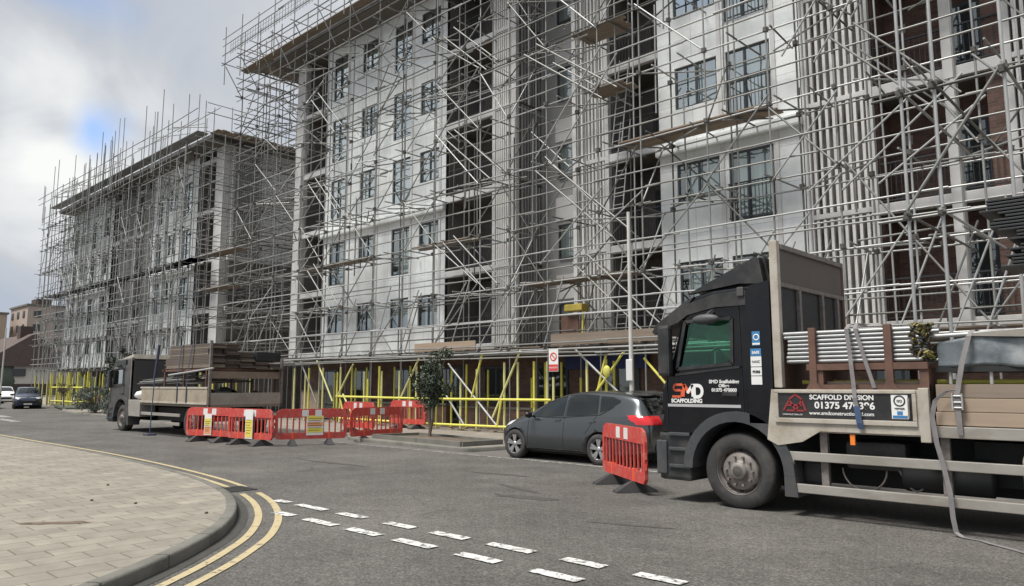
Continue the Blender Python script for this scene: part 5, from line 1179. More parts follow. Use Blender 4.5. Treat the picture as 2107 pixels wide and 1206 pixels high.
# straps
def strap(nm, pts, w, wd, m, lab, th=.005):
    o = MB().ribbon(pts, w, wd, th).build(nm, M[m], None); relocate(o, pts[0]); return tag(o, lab, 'strap')
strap('ratchet_strap', [(TX + 2.72, TY + .7, 2.42), (TX + 2.72, TY + .1, 2.41), (TX + 2.73, TY - .055, 2.34), (TX + 2.76, TY - .06, 2.0), (TX + 2.79, TY - .08, 1.62), (TX + 2.80, TY - .105, 1.5), (TX + 2.83, TY - .10, 1.34)], .05, (1, 0, 0), 'strap', 'grey webbing strap running over the tube bundle and across the dark banner')
strap('ratchet_strap', [(TX + 2.82, TY - .11, 1.40), (TX + 2.845, TY - .115, 1.2), (TX + 2.86, TY - .10, 1.13)], .07, (1, 0, 0), 'strap_b', 'blue webbing end hanging down over the banner of the black lorry')
strap('ratchet_strap', [(TX + 2.78, TY + .6, 2.425), (TX + 2.80, TY + .1, 2.415), (TX + 2.83, TY - .05, 2.34), (TX + 2.93, TY - .055, 1.95), (TX + 3.02, TY - .06, 1.62)], .045, (1, 0, .1), 'strap', 'second grey strap slanting down to the cream dropside on the black lorry')
rb = thing('ratchet_buckle', 'steel ratchet buckle on the strap in front of the timber stack', 'buckle', (TX + 3.86, TY - .06, 1.45))
MB().box(TX + 3.83, TX + 3.845, TY - .08, TY - .035, 1.38, 1.56).box(TX + 3.925, TX + 3.94, TY - .08, TY - .035, 1.38, 1.56).build('side_plates', M['galv_b'], rb)
for z in (1.40, 1.46, 1.53): MB().tube((TX + 3.83, TY - .06, z), (TX + 3.94, TY - .06, z), .012, 8).build('spindle', M['galv_b'], rb)
strap('ratchet_strap', [(TX + 4.06, TY + .7, 2.28), (TX + 4.05, TY + .12, 2.27), (TX + 4.03, TY - .0, 2.2), (TX + 3.95, TY - .03, 1.9), (TX + 3.885, TY - .055, 1.55), (TX + 3.885, TY - .055, 1.38), (TX + 3.89, TY - .05, 1.1)], .055, (1, 0, 0), 'strap', 'grey webbing strap over the tarpaulin bundle down through the ratchet buckle')
strap('loose_strap', [(TX + 3.86, TY - .06, 1.60), (TX + 3.78, TY - .07, 1.58), (TX + 3.67, TY - .09, 1.48), (TX + 3.63, TY - .1, 1.30), (TX + 3.66, TY - .1, 1.0), (TX + 3.71, TY - .09, .75), (TX + 3.76, TY - .1, .45), (TX + 3.77, TY - .10, .2), (TX + 3.79, TY - .1, .05), (TX + 3.86, TY - .14, .012), (TX + 4.05, TY - .2, .010), (TX + 4.15, TY - .32, .014), (TX + 4.35, TY - .45, .010), (TX + 4.6, TY - .68, .012), (TX + 4.9, TY - .9, .01)], .05, (1, .35, 0), 'strap', 'long loose grey strap hanging off the black lorry and trailing over the road', .006)

# ---- loaded brown lorry further up the street ----------------------
AX, AY = -30.65, 10.3
A_ = thing('flatbed_lorry', 'older dark flatbed lorry piled with timber boards behind the red barriers', 'lorry', (-26, 11.5, 0))
M['cab2'] = mat('dull_brown_grey_cab', (0.022, 0.02, 0.02), 0.35, var=0.4, vscale=2.5, dirt=(0.085, 0.07, 0.06), dscale=2, damt=0.6, coat=.3)
lorry_cab(A_, AX, AY, 1.12, .875, 2.3, M['cab2'], defl=False, glass='glass')
MB().prism([(AX + .55, 2.60), (AX + 1.9, 2.78), (AX + 1.95, 2.62)], AY + .1, AY + 2.2).build('roof_cap', M['cream'], A_)
wheel(A_, AX + 1.34, AY + .02, .47, .475, .3, 'truck', M['hub']); wheel(A_, AX + 1.34, AY + 2.28, .47, .475, .3, 'truck', M['hub'], out=1)
wheel(A_, AX + 7.1, AY + .02, .49, .49, .55, 'truck', M['hub']); wheel(A_, AX + 7.1, AY + 2.4, .49, .49, .55, 'truck', M['hub'], out=1)
MB().box(AX + .5, AX + 8.4, AY + .75, AY + .83, .7, .98).box(AX + .5, AX + 8.4, AY + 1.6, AY + 1.68, .7, .98).box(AX + 3.4, AX + 6.2, AY + .5, AY + 1.9, .45, .9).build('chassis_rails', M['chassis'], A_)
MB().box(AX + 2.05, AX + 8.38, AY, AY + 2.43, .98, 1.06).build('bed_floor', M['board'], A_)
MB().cbox(AX + 3.2, AX + 8.32, AY - .04, AY, 1.08, 1.60, .02).build('dropside', mat('tan_dropside_paint', (0.34, 0.29, 0.22), 0.7, var=0.15, vscale=2, dirt=(0.2, 0.17, 0.13), dscale=2.5, damt=0.6), A_)
MB().cbox(AX + 3.15, AX + 8.34, AY - .055, AY - .041, 1.06, 1.12, .005).cbox(AX + 3.15, AX + 8.34, AY - .055, AY - .041, 1.54, 1.60, .005).build('dropside_trim', M['cream'], A_)
MB().cbox(AX + 2.06, AX + 3.15, AY - .04, AY + .5, .56, 1.14, .02).build('tool_locker', M['alu'], A_)
for z in (.64, .36): MB().cbox(AX + 3.2, AX + 6.4, AY - .02, AY + .02, z, z + .1, .008).build('side_guard_rail', M['alu'], A_)
MB().box(AX + 2.05, AX + 2.12, AY + .0, AY + 2.43, 1.06, 2.55).build('headboard', M['mesh_d'], A_)
for y in (0, 2.36): MB().cbox(AX + 2.02, AX + 2.12, AY + y - .02, AY + y + .07, 1.06, 2.66, .01).build('headboard_post', M['hub'], A_)
MB().cbox(AX + 8.30, AX + 8.38, AY - .02, AY + .06, 1.0, 3.02, .008).build('rear_post', M['hub'], A_); MB().cbox(AX + 8.30, AX + 8.38, AY + 2.37, AY + 2.45, 1.0, 2.5, .008).build('rear_post', M['hub'], A_)
MB().box(AX + 8.32, AX + 8.37, AY + .06, AY + 2.37, 1.0, 1.42).build('tailboard', M['alu'], A_)
MB().box(AX + 8.34, AX + 8.42, AY + .1, AY + 2.3, .55, .68).build('rear_bumper', M['hub'], A_)
for y in (.15, 1.95): MB().box(AX + 8.42, AX + 8.45, AY + y, AY + y + .3, .58, .68).build('tail_lamp', M['tail'], A_)
o = MB().cbox(AX + 8.20, AX + 8.30, AY + .02, AY + 2.5, 1.86, 2.08, .01).build('cross_timber', M['board'], None); relocate(o, (AX + 8.2, AY + 1, 1.86)); tag(o, 'brown timber bearer laid across the rear of the older lorry', 'timber')
M['board_a'] = mat('old_dark_board', (0.125, 0.103, 0.085), 0.9, var=0.35, vscale=2.5, stretch=(0.4, 3, 6), dirt=(0.07, 0.06, 0.05), damt=0.7)
random.seed(5)
for q in range(5):
    for r_ in range(15):
        if q in (1, 2, 3) and 0 < r_ < 14 and False: continue
        h0 = 2.20 if q < 3 else 2.16; nz = (15, 15, 10, 5, 4)[q]
        if r_ >= nz: continue
        y = AY + .04 + q * .49; z = h0 + r_ * .05; a = AX + (4.95 if r_ < 7 else 5.15) + random.uniform(-.1, .1); b = AX + 8.18 + random.uniform(-.12, .2) + (.12 if q > 2 else 0)
        o = MB().box(a, b, y, y + .46, z, z + .043).build('scaffold_board', M[random.choice(['board_a', 'board_a', 'board_u'])], None); relocate(o, (a, y, z)); tag(o, (ORD[r_] if r_ != 7 else 'eighth') + ' scaffold board from the bottom in the ' + ['near', 'second', 'middle', 'fourth', 'farthest'][q] + ' pile on the older lorry', 'board', 'boards stacked on the older lorry')
o = MB().cbox(AX + 6.2, AX + 8.25, AY + 1.55, AY + 2.42, 2.42, 2.72, .03).build('black_bin', M['steelblk'], None); relocate(o, (AX + 7, AY + 2, 2.42)); tag(o, 'long black bin on the low boards at the rear of the older lorry', 'bin')
rk = thing('stillage_rack', 'dark steel rack under the board stack on the older lorry', 'rack', (AX + 6, AY + 1, 1.06))
for x in (4.9, 6.4, 8.0):
    for y in (.03, 2.35): MB().box(AX + x, AX + x + .07, AY + y, AY + y + .06, 1.06, 2.2).build('upright', M['rust'], rk)
MB().box(AX + 4.8, AX + 8.2, AY + .03, AY + .1, 2.10, 2.17).box(AX + 4.8, AX + 8.2, AY + 2.3, AY + 2.37, 2.10, 2.15).box(AX + 4.8, AX + 4.9, AY, AY + 2.4, 2.10, 2.18).box(AX + 8.1, AX + 8.2, AY, AY + 2.4, 2.10, 2.17).build('frame', M['rust'], rk)
for k in range(26):
    y = AY + .1 + (k % 9) * .26; z = 1.7 + (k // 9) * .06; a = AX + 2.4 + random.uniform(0, .6); b = AX + 6.2 + random.uniform(-.6, 1.4); zz = z + random.uniform(0, .25)
    o = MB().tube((a, y, z), (b, y + random.uniform(-.05, .05), zz), .024, 7).build('scaffold_tube', M[random.choice(['galv', 'galv_d', 'galv_d'])], None); relocate(o, (a, y, z)); tag(o, 'dull scaffold tube lying loosely in the bed of the older lorry', 'tube', 'loose tubes on the older lorry')
o = MB().tube((AX + 5.6, AY - .1, 1.98), (AX + 8.9, AY - .15, 2.16), .03, 8).build('scaffold_tube', M['galv_b'], None); relocate(o, (AX + 5.6, AY - .1, 1.98)); tag(o, 'bright tube sticking out over the rear corner of the older lorry', 'tube')
for k in range(14):
    c = (AX + 5.5 + random.random() * 2.6, AY + .3 + random.random() * 1.8, 1.2 + random.random() * .25); o = MB().ell(c, (.28, .22, .16), 9, 6, .15).build('fittings_sack', M['coupler' if k % 2 else 'plastic'], None); relocate(o, c); tag(o, 'dark sack of fittings under the cross timber at the rear of the older lorry', 'sack', 'sacks of fittings in the older lorry')
o = MB().ell((AX + 2.6, AY + .2, 1.3), (.28, .2, .16), 12, 8, .12).build('white_sack', M['white'], None); relocate(o, (AX + 2.6, AY + .2, 1.2)); tag(o, 'crumpled white sack beside the locker behind the cab of the older lorry', 'sack')
strap('ratchet_strap', [(AX + 6.3, AY + 2.0, 2.99), (AX + 6.3, AY + .1, 2.97), (AX + 6.3, AY - .02, 2.92), (AX + 6.25, AY - .06, 2.1), (AX + 6.2, AY - .065, 1.6), (AX + 6.2, AY - .065, 1.1)], .06, (1, 0, 0), 'blue_d', 'dark strap over the front half of the board stack on the older lorry')
strap('ratchet_strap', [(AX + 7.1, AY + 2.0, 2.99), (AX + 7.1, AY + .1, 2.97), (AX + 7.1, AY - .02, 2.92), (AX + 6.95, AY - .06, 2.1), (AX + 6.9, AY - .065, 1.6), (AX + 6.9, AY - .065, 1.1)], .06, (1, 0, 0), 'blue_d', 'dark strap over the rear half of the board stack on the older lorry')
bp = thing('blue_strap', 'tall blue steel prop standing against the side of the older lorry', 'prop', (AX + 4.7, AY - .25, 0))  # blue strap beside the lorry, shaped as tubes on a base plate
MB().tube((AX + 4.7, AY - .25, .03), (AX + 4.72, AY - .2, 2.0), .017, 9).build('lower_strap', M['strap_b'], bp); MB().tube((AX + 4.72, AY - .2, 1.9), (AX + 4.75, AY - .12, 3.0), .045, 9).build('upper_strap', M['blue_d'], bp); MB().cbox(AX + 4.5, AX + 4.9, AY - .4, AY - .1, .0, .05, .01).build('base_plate', M['blue_d'], bp)

# ---- cars ----------------------------------------------------------
def sect(x, hw, zb, zw, zt, tw, n=10):
    """right half of a body section: sill, side, shoulder, roof"""
    return [(x, 0, zb), (x, hw * .86, zb), (x, hw * .965, zb + .07), (x, hw, zb + .24), (x, hw * .995, zb + .42), (x, hw * .965, zw - .06), (x, hw * .93, zw), (x, hw * .93 + (tw - hw * .93) * .38, zw + (zt - zw) * .36), (x, hw * .93 + (tw - hw * .93) * .72, zw + (zt - zw) * .72), (x, tw, zt - .035), (x, tw * .8, zt - .004), (x, 0, zt + .012)]
def car_body(secs, paint, root, arches, yc, X):
    rows = [sect(*s) for s in secs]; mb = MB(); k = len(rows[0]); vs = []
    for r in rows:
        full = [(X + p[0], yc - p[1], p[2]) for p in r] + [(X + p[0], yc + p[1], p[2]) for p in r[-2:0:-1]]; vs += full
    K = 2 * k - 2; fs = [(i * K + j, i * K + (j + 1) % K, (i + 1) * K + (j + 1) % K, (i + 1) * K + j) for i in range(len(rows) - 1) for j in range(K)]
    fs += [tuple(range(K))[::-1], tuple(range((len(rows) - 1) * K, len(rows) * K))]
    mb.add(vs, fs, True); o = mb.build('body', paint, root); par = o.parent; o.parent = None
    md = o.modifiers.new('s', 'SUBSURF'); md.levels = 2; md.render_levels = 2
    bpy.context.view_layer.update()
    me = bpy.data.meshes.new_from_object(o.evaluated_get(bpy.context.evaluated_depsgraph_get())); o.modifiers.clear(); o.data = me; o.parent = par
    b0 = bmesh.new(); b0.from_mesh(me); tree = BVHTree.FromBMesh(b0); b0.free()
    for cx, cz, r in arches: boolean(o, MB().lathe([(0, -1.2), (r, -1.2), (r, -.62), (0, -.62)], (X + cx, yc, cz), 'y', 36)); boolean(o, MB().lathe([(0, .62), (r, .62), (r, 1.2), (0, 1.2)], (X + cx, yc, cz), 'y', 36))
    for p in o.data.polygons: p.use_smooth = True
    return o, tree
def drape(tree, root, mb, grid, d, off=.006, side=1):
    """lay a grid of (x,z) or (y,z) points on the body; d = ray direction"""
    o0 = Vector(root['_o']); out = []
    for row in grid:
        rr = []
        for p in row:
            org = Vector(p) - o0 - d * 3; loc, nr, _, _ = tree.ray_cast(org, d)
            rr.append((loc + nr * off * (1 if nr.dot(d) < 0 else -1) + o0) if loc is not None else None)
        out.append(rr)
    for i in range(len(out) - 1):
        for j in range(len(out[0]) - 1):
            q = [out[i][j], out[i + 1][j], out[i + 1][j + 1], out[i][j + 1]]
            if all(v is not None for v in q): mb.add(q, [(0, 1, 2, 3)], True)
    return mb
def patch(top, bot, y, nx=14, nz=6):
    """(x,z) curves top and bottom -> grid rows"""
    def at(c, t):
        t *= len(c) - 1; i = min(int(t), len(c) - 2); f = t - i; return c[i][0] * (1 - f) + c[i + 1][0] * f, c[i][1] * (1 - f) + c[i + 1][1] * f
    g = []
    for i in range(nx + 1):
        a = at(top, i / nx); b = at(bot, i / nx); g.append([(a[0] * (1 - j / nz) + b[0] * j / nz, y, a[1] * (1 - j / nz) + b[1] * j / nz) for j in range(nz + 1)])
    return g
def hatchback(X, Y, label, paint, detail=True, group=None, wide=1.74):
    yc = Y + wide / 2; hw = wide / 2
    c = thing('hatchback_car' if detail else 'parked_car', label, 'car', (X + 2, yc, 0), group)
    secs = [(0.0, hw * .62, .34, .52, .60, .40), (.05, hw * .76, .24, .60, .70, .50), (.20, hw * .90, .19, .70, .82, .60), (.52, hw * .97, .17, .80, .93, .64), (.86, hw, .17, .87, 1.01, .64), (1.08, hw, .17, .92, 1.15, .63), (1.45, hw, .17, .93, 1.32, .61), (1.95, hw, .17, .94, 1.48, .61), (2.40, hw, .17, .96, 1.525, .61), (2.85, hw, .17, .99, 1.53, .61), (3.40, hw, .18, 1.02, 1.50, .60), (3.78, hw * .985, .22, 1.04, 1.45, .585), (3.90, hw * .97, .24, 1.03, 1.38, .575), (4.02, hw * .95, .26, .99, 1.17, .58), (4.12, hw * .92, .28, .94, 1.03, .60), (4.18, hw * .88, .31, .86, .95, .6), (4.21, hw * .82, .36, .78, .86, .5)]
    fx, rx, wr = .60, 2.98, .325
    body, tree = car_body(secs, paint, c, ((fx, .325, .365), (rx, .325, .365)), yc, X)
    # dark arch liners
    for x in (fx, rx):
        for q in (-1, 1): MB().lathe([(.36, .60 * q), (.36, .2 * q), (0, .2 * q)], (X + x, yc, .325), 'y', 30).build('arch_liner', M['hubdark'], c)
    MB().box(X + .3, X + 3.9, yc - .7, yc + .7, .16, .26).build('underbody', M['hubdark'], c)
    for x in (fx, rx):
        wheel(c, X + x, yc - hw + .015, .325, .325, .2, 'car', M['alloy']); wheel(c, X + x, yc + hw - .015, .325, .325, .2, 'car', M['alloy'], out=1)
    dn = Vector((0, 1, 0)); ups = Vector((0, 0, -1)); fwd = Vector((1, 0, 0)); bk = Vector((-1, 0, 0))
    for d, y in ((dn, yc), (-dn, yc)):
        mb = MB(); drape(tree, c, mb, patch([(X + 1.08, 1.0), (X + 1.48, 1.26), (X + 2.0, 1.43)], [(X + 1.13, .95), (X + 1.6, .965), (X + 2.0, .985)], y), d); mb.build('front_side_window', M['glass_car'], c)
        mb = MB(); drape(tree, c, mb, patch([(X + 2.08, 1.44), (X + 2.5, 1.46), (X + 2.87, 1.435)], [(X + 2.08, .99), (X + 2.5, 1.01), (X + 2.92, 1.06)], y), d); mb.build('rear_side_window', M['glass_car'], c)
        mb = MB(); drape(tree, c, mb, patch([(X + 2.93, 1.42), (X + 3.25, 1.40), (X + 3.45, 1.33)], [(X + 2.98, 1.08), (X + 3.20, 1.16), (X + 3.42, 1.29)], y), d); mb.build('quarter_window', M['glass_car'], c)
        mb = MB(); drape(tree, c, mb, patch([(X + .98, .965), (X + 1.9, .955), (X + 3.0, 1.045), (X + 3.32, 1.21)], [(X + .98, .95), (X + 1.9, .94), (X + 3.0, 1.03), (X + 3.31, 1.195)], y, 24, 1), d, .008); mb.build('window_trim', M['carblack'], c)
        # door seams
        for a, b in (((X + 1.02, .93), (X + 1.00, .30)), ((X + 2.05, 1.42), (X + 2.03, .25)), ((X + 2.93, 1.04), (X + 2.62, .62))): mb = MB(); drape(tree, c, mb, patch([(a[0], a[1]), (b[0], b[1])], [(a[0] + .010, a[1]), (b[0] + .010, b[1])], y, 12, 1), d, .003); mb.build('door_seam', M['hubdark'], c)
        mb = MB(); drape(tree, c, mb, patch([(X + 1.0, .262), (X + 2.5, .262)], [(X + 1.0, .252), (X + 2.5, .252)], y, 14, 1), d, .003)
        mb.build('door_seam', M['hubdark'], c)
        mb = MB(); drape(tree, c, mb, patch([(X + .95, .245), (X + 2.6, .245)], [(X + .95, .19), (X + 2.6, .19)], y, 14, 2), d, .006); mb.build('sill_trim', M['carblack'], c)
        for hx in (1.78, 2.72): mb = MB(); drape(tree, c, mb, patch([(X + hx, .905), (X + hx + .17, .915)], [(X + hx, .875), (X + hx + .17, .885)], y, 6, 2), d, .022); mb.build('door_handle', paint, c)
        mb = MB(); drape(tree, c, mb, patch([(X + .12, .78), (X + .55, .86)], [(X + .10, .68), (X + .42, .76)], y, 10, 4), d, .008); mb.build('headlight', M['lens'], c)
        mb = MB(); drape(tree, c, mb, patch([(X + 3.68, 1.04), (X + 3.9, 1.05), (X + 4.12, 1.0)], [(X + 3.78, .93), (X + 3.92, .89), (X + 4.15, .87)], y, 12, 5), d, .01); mb.build('tail_light', M['tail'], c)
    # rear: screen, lamps wrap, plate, bumper insert
    def yz(y0, y1, zt, zb, n=12, k=6, x=0):
        return [[(X + x, yc + y0 + (y1 - y0) * i / n, zt + (zb - zt) * j / k) for j in range(k + 1)] for i in range(n + 1)]
    mb = MB(); drape(tree, c, mb, yz(-.56, .56, 1.40, 1.07, x=3.9), bk, .008); mb.build('rear_window', M['glass_car'], c)
    mb = MB(); drape(tree, c, mb, yz(-.50, .50, 1.47, 1.41, x=3.9), bk, .07); mb.build('spoiler', M['carblack'], c)
    for s in (-1, 1): mb = MB(); drape(tree, c, mb, yz(s * .34, s * .82, 1.03, .86, x=3.9), bk, .012); mb.build('tail_light', M['tail'], c)
    mb = MB(); drape(tree, c, mb, yz(-.26, .26, .875, .765, x=3.9), bk, .012); pl = mb.build('number_plate', M['plate_y'], c)
    text('KN18 UXB', .085, M['chassis'], pl, X + 4.215, yc - .23, .79, face='+x', sx=1.0) if detail else None
    mb = MB(); drape(tree, c, mb, yz(-.6, .6, .48, .34, x=3.9), bk, .01); mb.build('bumper_insert', M['carblack'], c)
    g = [[(X + 1.02 + (2.0 - 1.02) * j / 8, yc - .62 + 1.24 * i / 12, 0) for j in range(9)] for i in range(13)]
    mb = MB(); drape(tree, c, mb, g, ups, .006); mb.build('windscreen', M['glass_car'], c)
    mb = MB(); drape(tree, c, mb, [[(X, yc - .5 + i / 12, .58 - .18 * j / 4) for j in range(5)] for i in range(13)], fwd, .008); mb.build('grille', M['carblack'], c)
    mb = MB(); drape(tree, c, mb, [[(X, yc - .25 + .5 * i / 8, .40 - .1 * j / 3) for j in range(4)] for i in range(9)], fwd, .02); mb.build('number_plate', M['white'], c)
    for s in (-1, 1): MB().ell((X + 1.14, yc + s * (hw + .09), 1.0), (.075, .11, .075), 12, 8).tube((X + 1.17, yc + s * (hw - .1), .95), (X + 1.16, yc + s * (hw + .05), .98), .025, 6).build('door_mirror', M['carblack'], c)
    return c
car = hatchback(-12.42, 12.65, 'dark grey five door hatchback parked beside the footway next to the near red barrier', M['carpaint'])
c2 = hatchback(-2, -.87, 'dark blue car with pale bonnet reflections parked at the far left of the street', M['carblue'], detail=False, group='dark cars parked at the far left')
for ch in c2.children: pass
def rekey(o, loc, rz):
    """turn a thing built round its own base"""
    o.location = loc; o.rotation_euler = (0, 0, rz)
rekey(c2, (-62.8, 15.6, 0), R(168))
c3 = copy_tree(c2); c3['label'] = 'dark car cut by the left edge of the picture beside another dark parked car'; rekey(c3, (-64.5, 13.3, 0), R(168))
c4 = copy_tree(c2); c4['label'] = 'pale roofed car glimpsed behind the two dark cars at far left'; rekey(c4, (-82.0, 18.5, 0), R(170))
for o_ in c4.children:
    if o_.name.startswith('body'): o_.data = o_.data.copy(); o_.data.materials.clear(); o_.data.materials.append(M['white'])

# ================================================================== BARRIERS
def barrier_proto():
    b = thing('traffic_barrier', 'near red plastic barrier standing in front of the grey hatchback', 'barrier', (0, 0, 0), 'red plastic pedestrian barriers')
    t = .022; fr = MB()
    # top band with rounded shoulders, bottom bar, side tubes, slats
    top = [(-.98, .62), (-.98, .80), (-.93, .94), (-.80, 1.0), (.80, 1.0), (.93, .94), (.98, .80), (.98, .62), (.90, .62), (.90, .76), (-.90, .76), (-.90, .62)]
    fr.prism(top, -t, t)
    fr.prism([(-.98, .62), (-.90, .62), (-.90, .34), (.90, .34), (.90, .62), (.98, .62), (.98, .24), (.92, .17), (-.92, .17), (-.98, .24)], -t - .006, t + .006)
    bod = fr.build('frame', M['red_b'], b)
    sl = MB()
    for k in range(11):
        x = -.82 + k * .164; sl.cbox(x - .02, x + .02, -.014, .014, .33, .77, .006)
    sl.build('slats', M['red_b'], b)
    for x in (-.27, .09): MB().box(x, x + .18, -t - .005, -t - .001, .79, .97).box(x, x + .18, t + .001, t + .005, .79, .97).build('reflector', M['refl'], b)
    for x in (-.5, .5):
        MB().cbox(x - .03, x + .03, -.035, .035, .10, .36, .01).build('foot_peg', M['red_o'], b)
        f = MB(); f.add([(x - .11, -.34, 0), (x + .11, -.34, 0), (x + .11, .34, 0), (x - .11, .34, 0), (x - .10, -.33, .03), (x + .10, -.33, .03), (x + .10, .33, .03), (x - .10, .33, .03), (x - .045, -.06, .17), (x + .045, -.06, .17), (x + .045, .06, .17), (x - .045, .06, .17)],
            [(0, 3, 2, 1), (0, 1, 5, 4), (1, 2, 6, 5), (2, 3, 7, 6), (3, 0, 4, 7), (4, 5, 9, 8), (5, 6, 10, 9), (6, 7, 11, 10), (7, 4, 8, 11), (8, 9, 10, 11)]); f.build('foot', M['rubber'], b)
    for z in (.42, .58): MB().tube((.985, 0, z - .04), (.985, 0, z + .05), .02, 8).tube((-.985, 0, z - .04), (-.985, 0, z + .05), .02, 8).build('hook', M['red_b'], b)
    return b
b0 = barrier_proto()
spots = [(-7.14, 10.26, -35, None),
    (-21.75, 10.12, 16, 'red barrier with orange notice at the rear wheel of the older lorry'),
    (-19.75, 10.35, 9, 'red barrier with tall yellow notice second from the older lorry'),
    (-18.55, 11.55, 66, 'red barrier with a broad yellow and white notice in the middle of the row'),
    (-18.40, 13.7, 92, 'red barrier at the right end of the row by the planting bed'),
    (-20.5, 14.5, -5, 'back red barrier standing on the footway behind the row'),
    (-21.3, 17.2, 0, 'distant red barrier behind the row under the yellow rails')]
for i, (x, y, a, lb) in enumerate(spots):
    o = b0 if i == 0 else copy_tree(b0)
    o.location = (x, y, .112 if y > 13.9 else 0); o.rotation_euler = (R(random.uniform(-1.5, 1.5)) if i else 0, 0, R(a))
    if lb: o['label'] = lb
def notice(x, y, a, w, h, z, cols, label):
    s = thing('notice', label, 'sign', (x, y, z)); s.rotation_euler = (0, 0, R(a)); s['_o'] = (0, 0, 0)
    MB().box(-w / 2, w / 2, -.006, 0, -h, 0).build('sheet', M['white'], s)
    for k, (z0, z1, m) in enumerate(cols): MB().box(-w / 2 + .02, w / 2 - .02, -.010, -.0065, -h * z1, -h * z0).build('printed_band', M[m], s)
    tx = MB()
    for k in range(6): tx.box(-w / 2 + .04, w / 2 - .04 - .03 * (k % 3), -.0125, -.0105, -h * (.35 + k * .09) - .012, -h * (.35 + k * .09))
    tx.build('small_print', M['chassis'], s)
    del s['_o']
notice(-21.75 + .0, 10.12 - .05, 16, .30, .62, .82, ((.22, .55, 'signyel'), (.6, .95, 'signor')), 'orange and yellow notice taped to the barrier nearest the older lorry')
notice(-19.70, 10.35 - .06, 9, .32, .80, .98, ((.35, .95, 'signyel'),), 'tall yellow and white notice taped to the second barrier from the lorry')
notice(-18.48 + .0, 11.62, 66, .46, .72, .99, ((.25, .42, 'signyel'), (.5, .66, 'signor'), (.72, .9, 'signyel')), 'broad yellow orange and white notice taped to the middle red barrier')

# ================================================================== POLES, TREES, BITS
def pole(x, y, h, r, label, lean=0.0, box=True):
    p = thing('lamp_post', label, 'post', (x, y, .11)); MB().tube((x, y, .1), (x + lean * .3, y, 1.4), r * 1.35, 14).build('lower_shaft', M['pole'], p); MB().tube((x + lean * .3, y, 1.4), (x + lean, y, h), r, 14, r * .8).build('upper_shaft', M['pole'], p)
    if box: MB().cbox(x - r * 1.7, x + r * 1.7, y - r * 1.9, y - r * 1.1, 1.75, 2.25, .02).build('access_box', M['frame_w'], p)
    MB().tube((x, y, .1), (x, y, .16), r * 2, 14).build('base_collar', M['iron'], p)
pole(-9.86, 14.55, 5.75, .052, 'pale painted post without a lamp rising between the hatchback and black cab')
pole(-36.0, 14.7, 5.4, .055, 'pale post rising behind the blue prop and the older lorry', box=False)
pole(-70.4, 15.6, 6.2, .06, 'thin pale post at the far left end of the scaffolding', lean=.25, box=False)

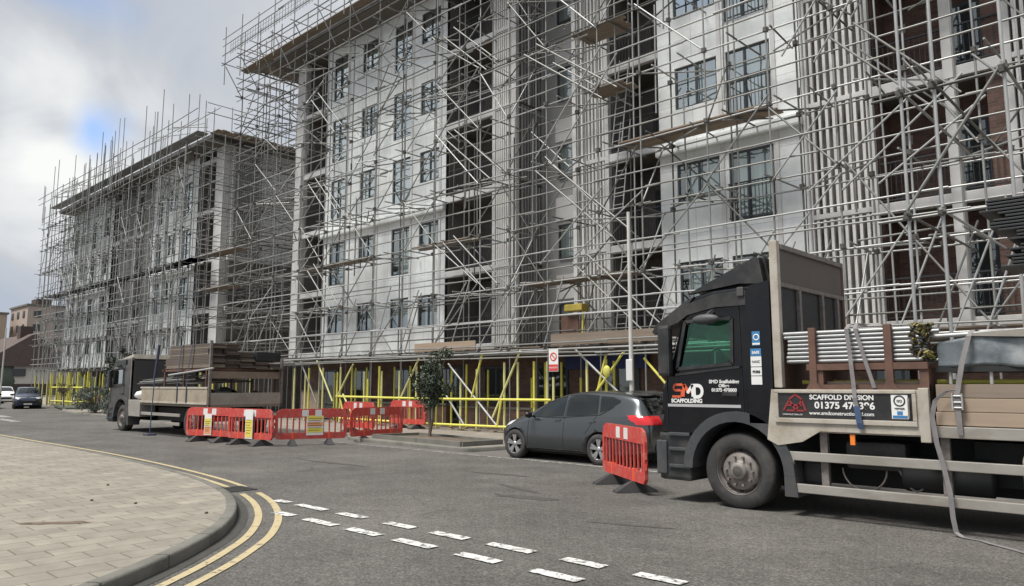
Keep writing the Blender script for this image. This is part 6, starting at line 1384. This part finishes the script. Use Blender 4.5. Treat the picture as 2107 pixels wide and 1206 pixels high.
def leafcloud(mb, c, r, n, s, rng, flat=1.0):
    for _ in range(n):
        while True:
            p = Vector((rng.uniform(-1, 1), rng.uniform(-1, 1), rng.uniform(-1, 1)))
            if p.length < 1: break
        p = Vector((c[0] + p.x * r[0], c[1] + p.y * r[1], c[2] + p.z * r[2])); a = Vector((rng.gauss(0, 1), rng.gauss(0, 1), rng.gauss(0, 1))).normalized(); b = a.orthogonal().normalized()
        q = s * rng.uniform(.6, 1.3); mb.add([p - a * q, p + b * q * .45, p + a * q, p - b * q * .45], [(0, 1, 2, 3)])
def tree(x, y, z, h, crown, label, leafm, nleaf, ls, seed, stems=1, cat='tree', nm='street_tree', sp=.25):
    rng = random.Random(seed); t = thing(nm, label, cat, (x, y, z)); tr = MB()
    tips = []
    for s in range(stems):
        top = (x + rng.uniform(-sp, sp), y + rng.uniform(-sp, sp), z + h * rng.uniform(.55, .7)); bx = x + rng.uniform(-.05, .05) * stems
        tr.path([(bx, y, z), ((bx + top[0]) / 2 + rng.uniform(-.05, .05), (y + top[1]) / 2, z + h * .3), top], [.045, .035, .02], 7)
        for k in range(6):
            f = rng.uniform(.35, 1); p = Vector((bx, y, z)).lerp(Vector(top), f); q = p + Vector((rng.uniform(-1, 1) * crown[0] * .8, rng.uniform(-1, 1) * crown[1] * .8, rng.uniform(.1, .45) * h)); tr.path([p, (p + q) / 2 + Vector((0, 0, .05)), q], [.016, .011, .005], 5); tips.append(q)
    tr.build('trunk', M['bark'], t)
    lf = MB()
    for k in range(max(6, nleaf // 45)):
        if tips and rng.random() < .6: c = rng.choice(tips)
        else: c = Vector((x + rng.uniform(-1, 1) * crown[0], y + rng.uniform(-1, 1) * crown[1], z + h * .62 + rng.uniform(-1, 1) * crown[2]))
        rr = rng.uniform(.14, .3); leafcloud(lf, c, (rr, rr, rr * .85), 45, ls, rng)
    lf.build('crown', leafm, t, fixn=False); return t
tree(-16.35, 14.0, .18, 2.4, (.34, .34, .55), 'small dark leaved tree with thin stems growing in the planting bed', M['leaf'], 2300, .055, 3, stems=2)
tree(-47.2, 17.0, .11, 3.4, (1.3, 1.0, .9), 'bushy grey green tree half hidden behind the cab of the older lorry', M['leaf_g'], 9000, .09, 7, stems=4, sp=.6)
tree(-55.5, 15.9, .2, 2.1, (.35, .35, .5), 'slender young tree in the far planting bed beside the dark car', M['bark'], 500, .05, 9)
rng = random.Random(4); sh = thing('low_shrub', 'low spreading grey green shrub on the footway before the older lorry', 'shrub', (-46.4, 14.9, .11)); lf = MB(); st = MB()
for k in range(42):
    a = rng.uniform(0, 2 * PI); l = rng.uniform(.6, 1.6); e_ = Vector((-46.4 + math.cos(a) * l * 1.3, 14.9 + math.sin(a) * l * .6, .25 + rng.uniform(.1, 1.1) * (1.5 - l * .5))); st.path([(-46.4, 14.9, .1), ((-46.4 + e_.x) / 2, (14.9 + e_.y) / 2, e_.z * .6 + .3), e_], [.03, .02, .008], 5)
    leafcloud(lf, e_, (.3, .28, .2), 130, .05, rng)
    leafcloud(lf, ((e_.x - 40.5) / 2, (e_.y + 14.9) / 2, e_.z * .7), (.3, .3, .22), 90, .05, rng)
st.build('stems', M['bark'], sh); lf.build('foliage', M['leaf_g'], sh, fixn=False)
for o in list(bpy.data.objects):
    if '_o' in o: del o['_o']
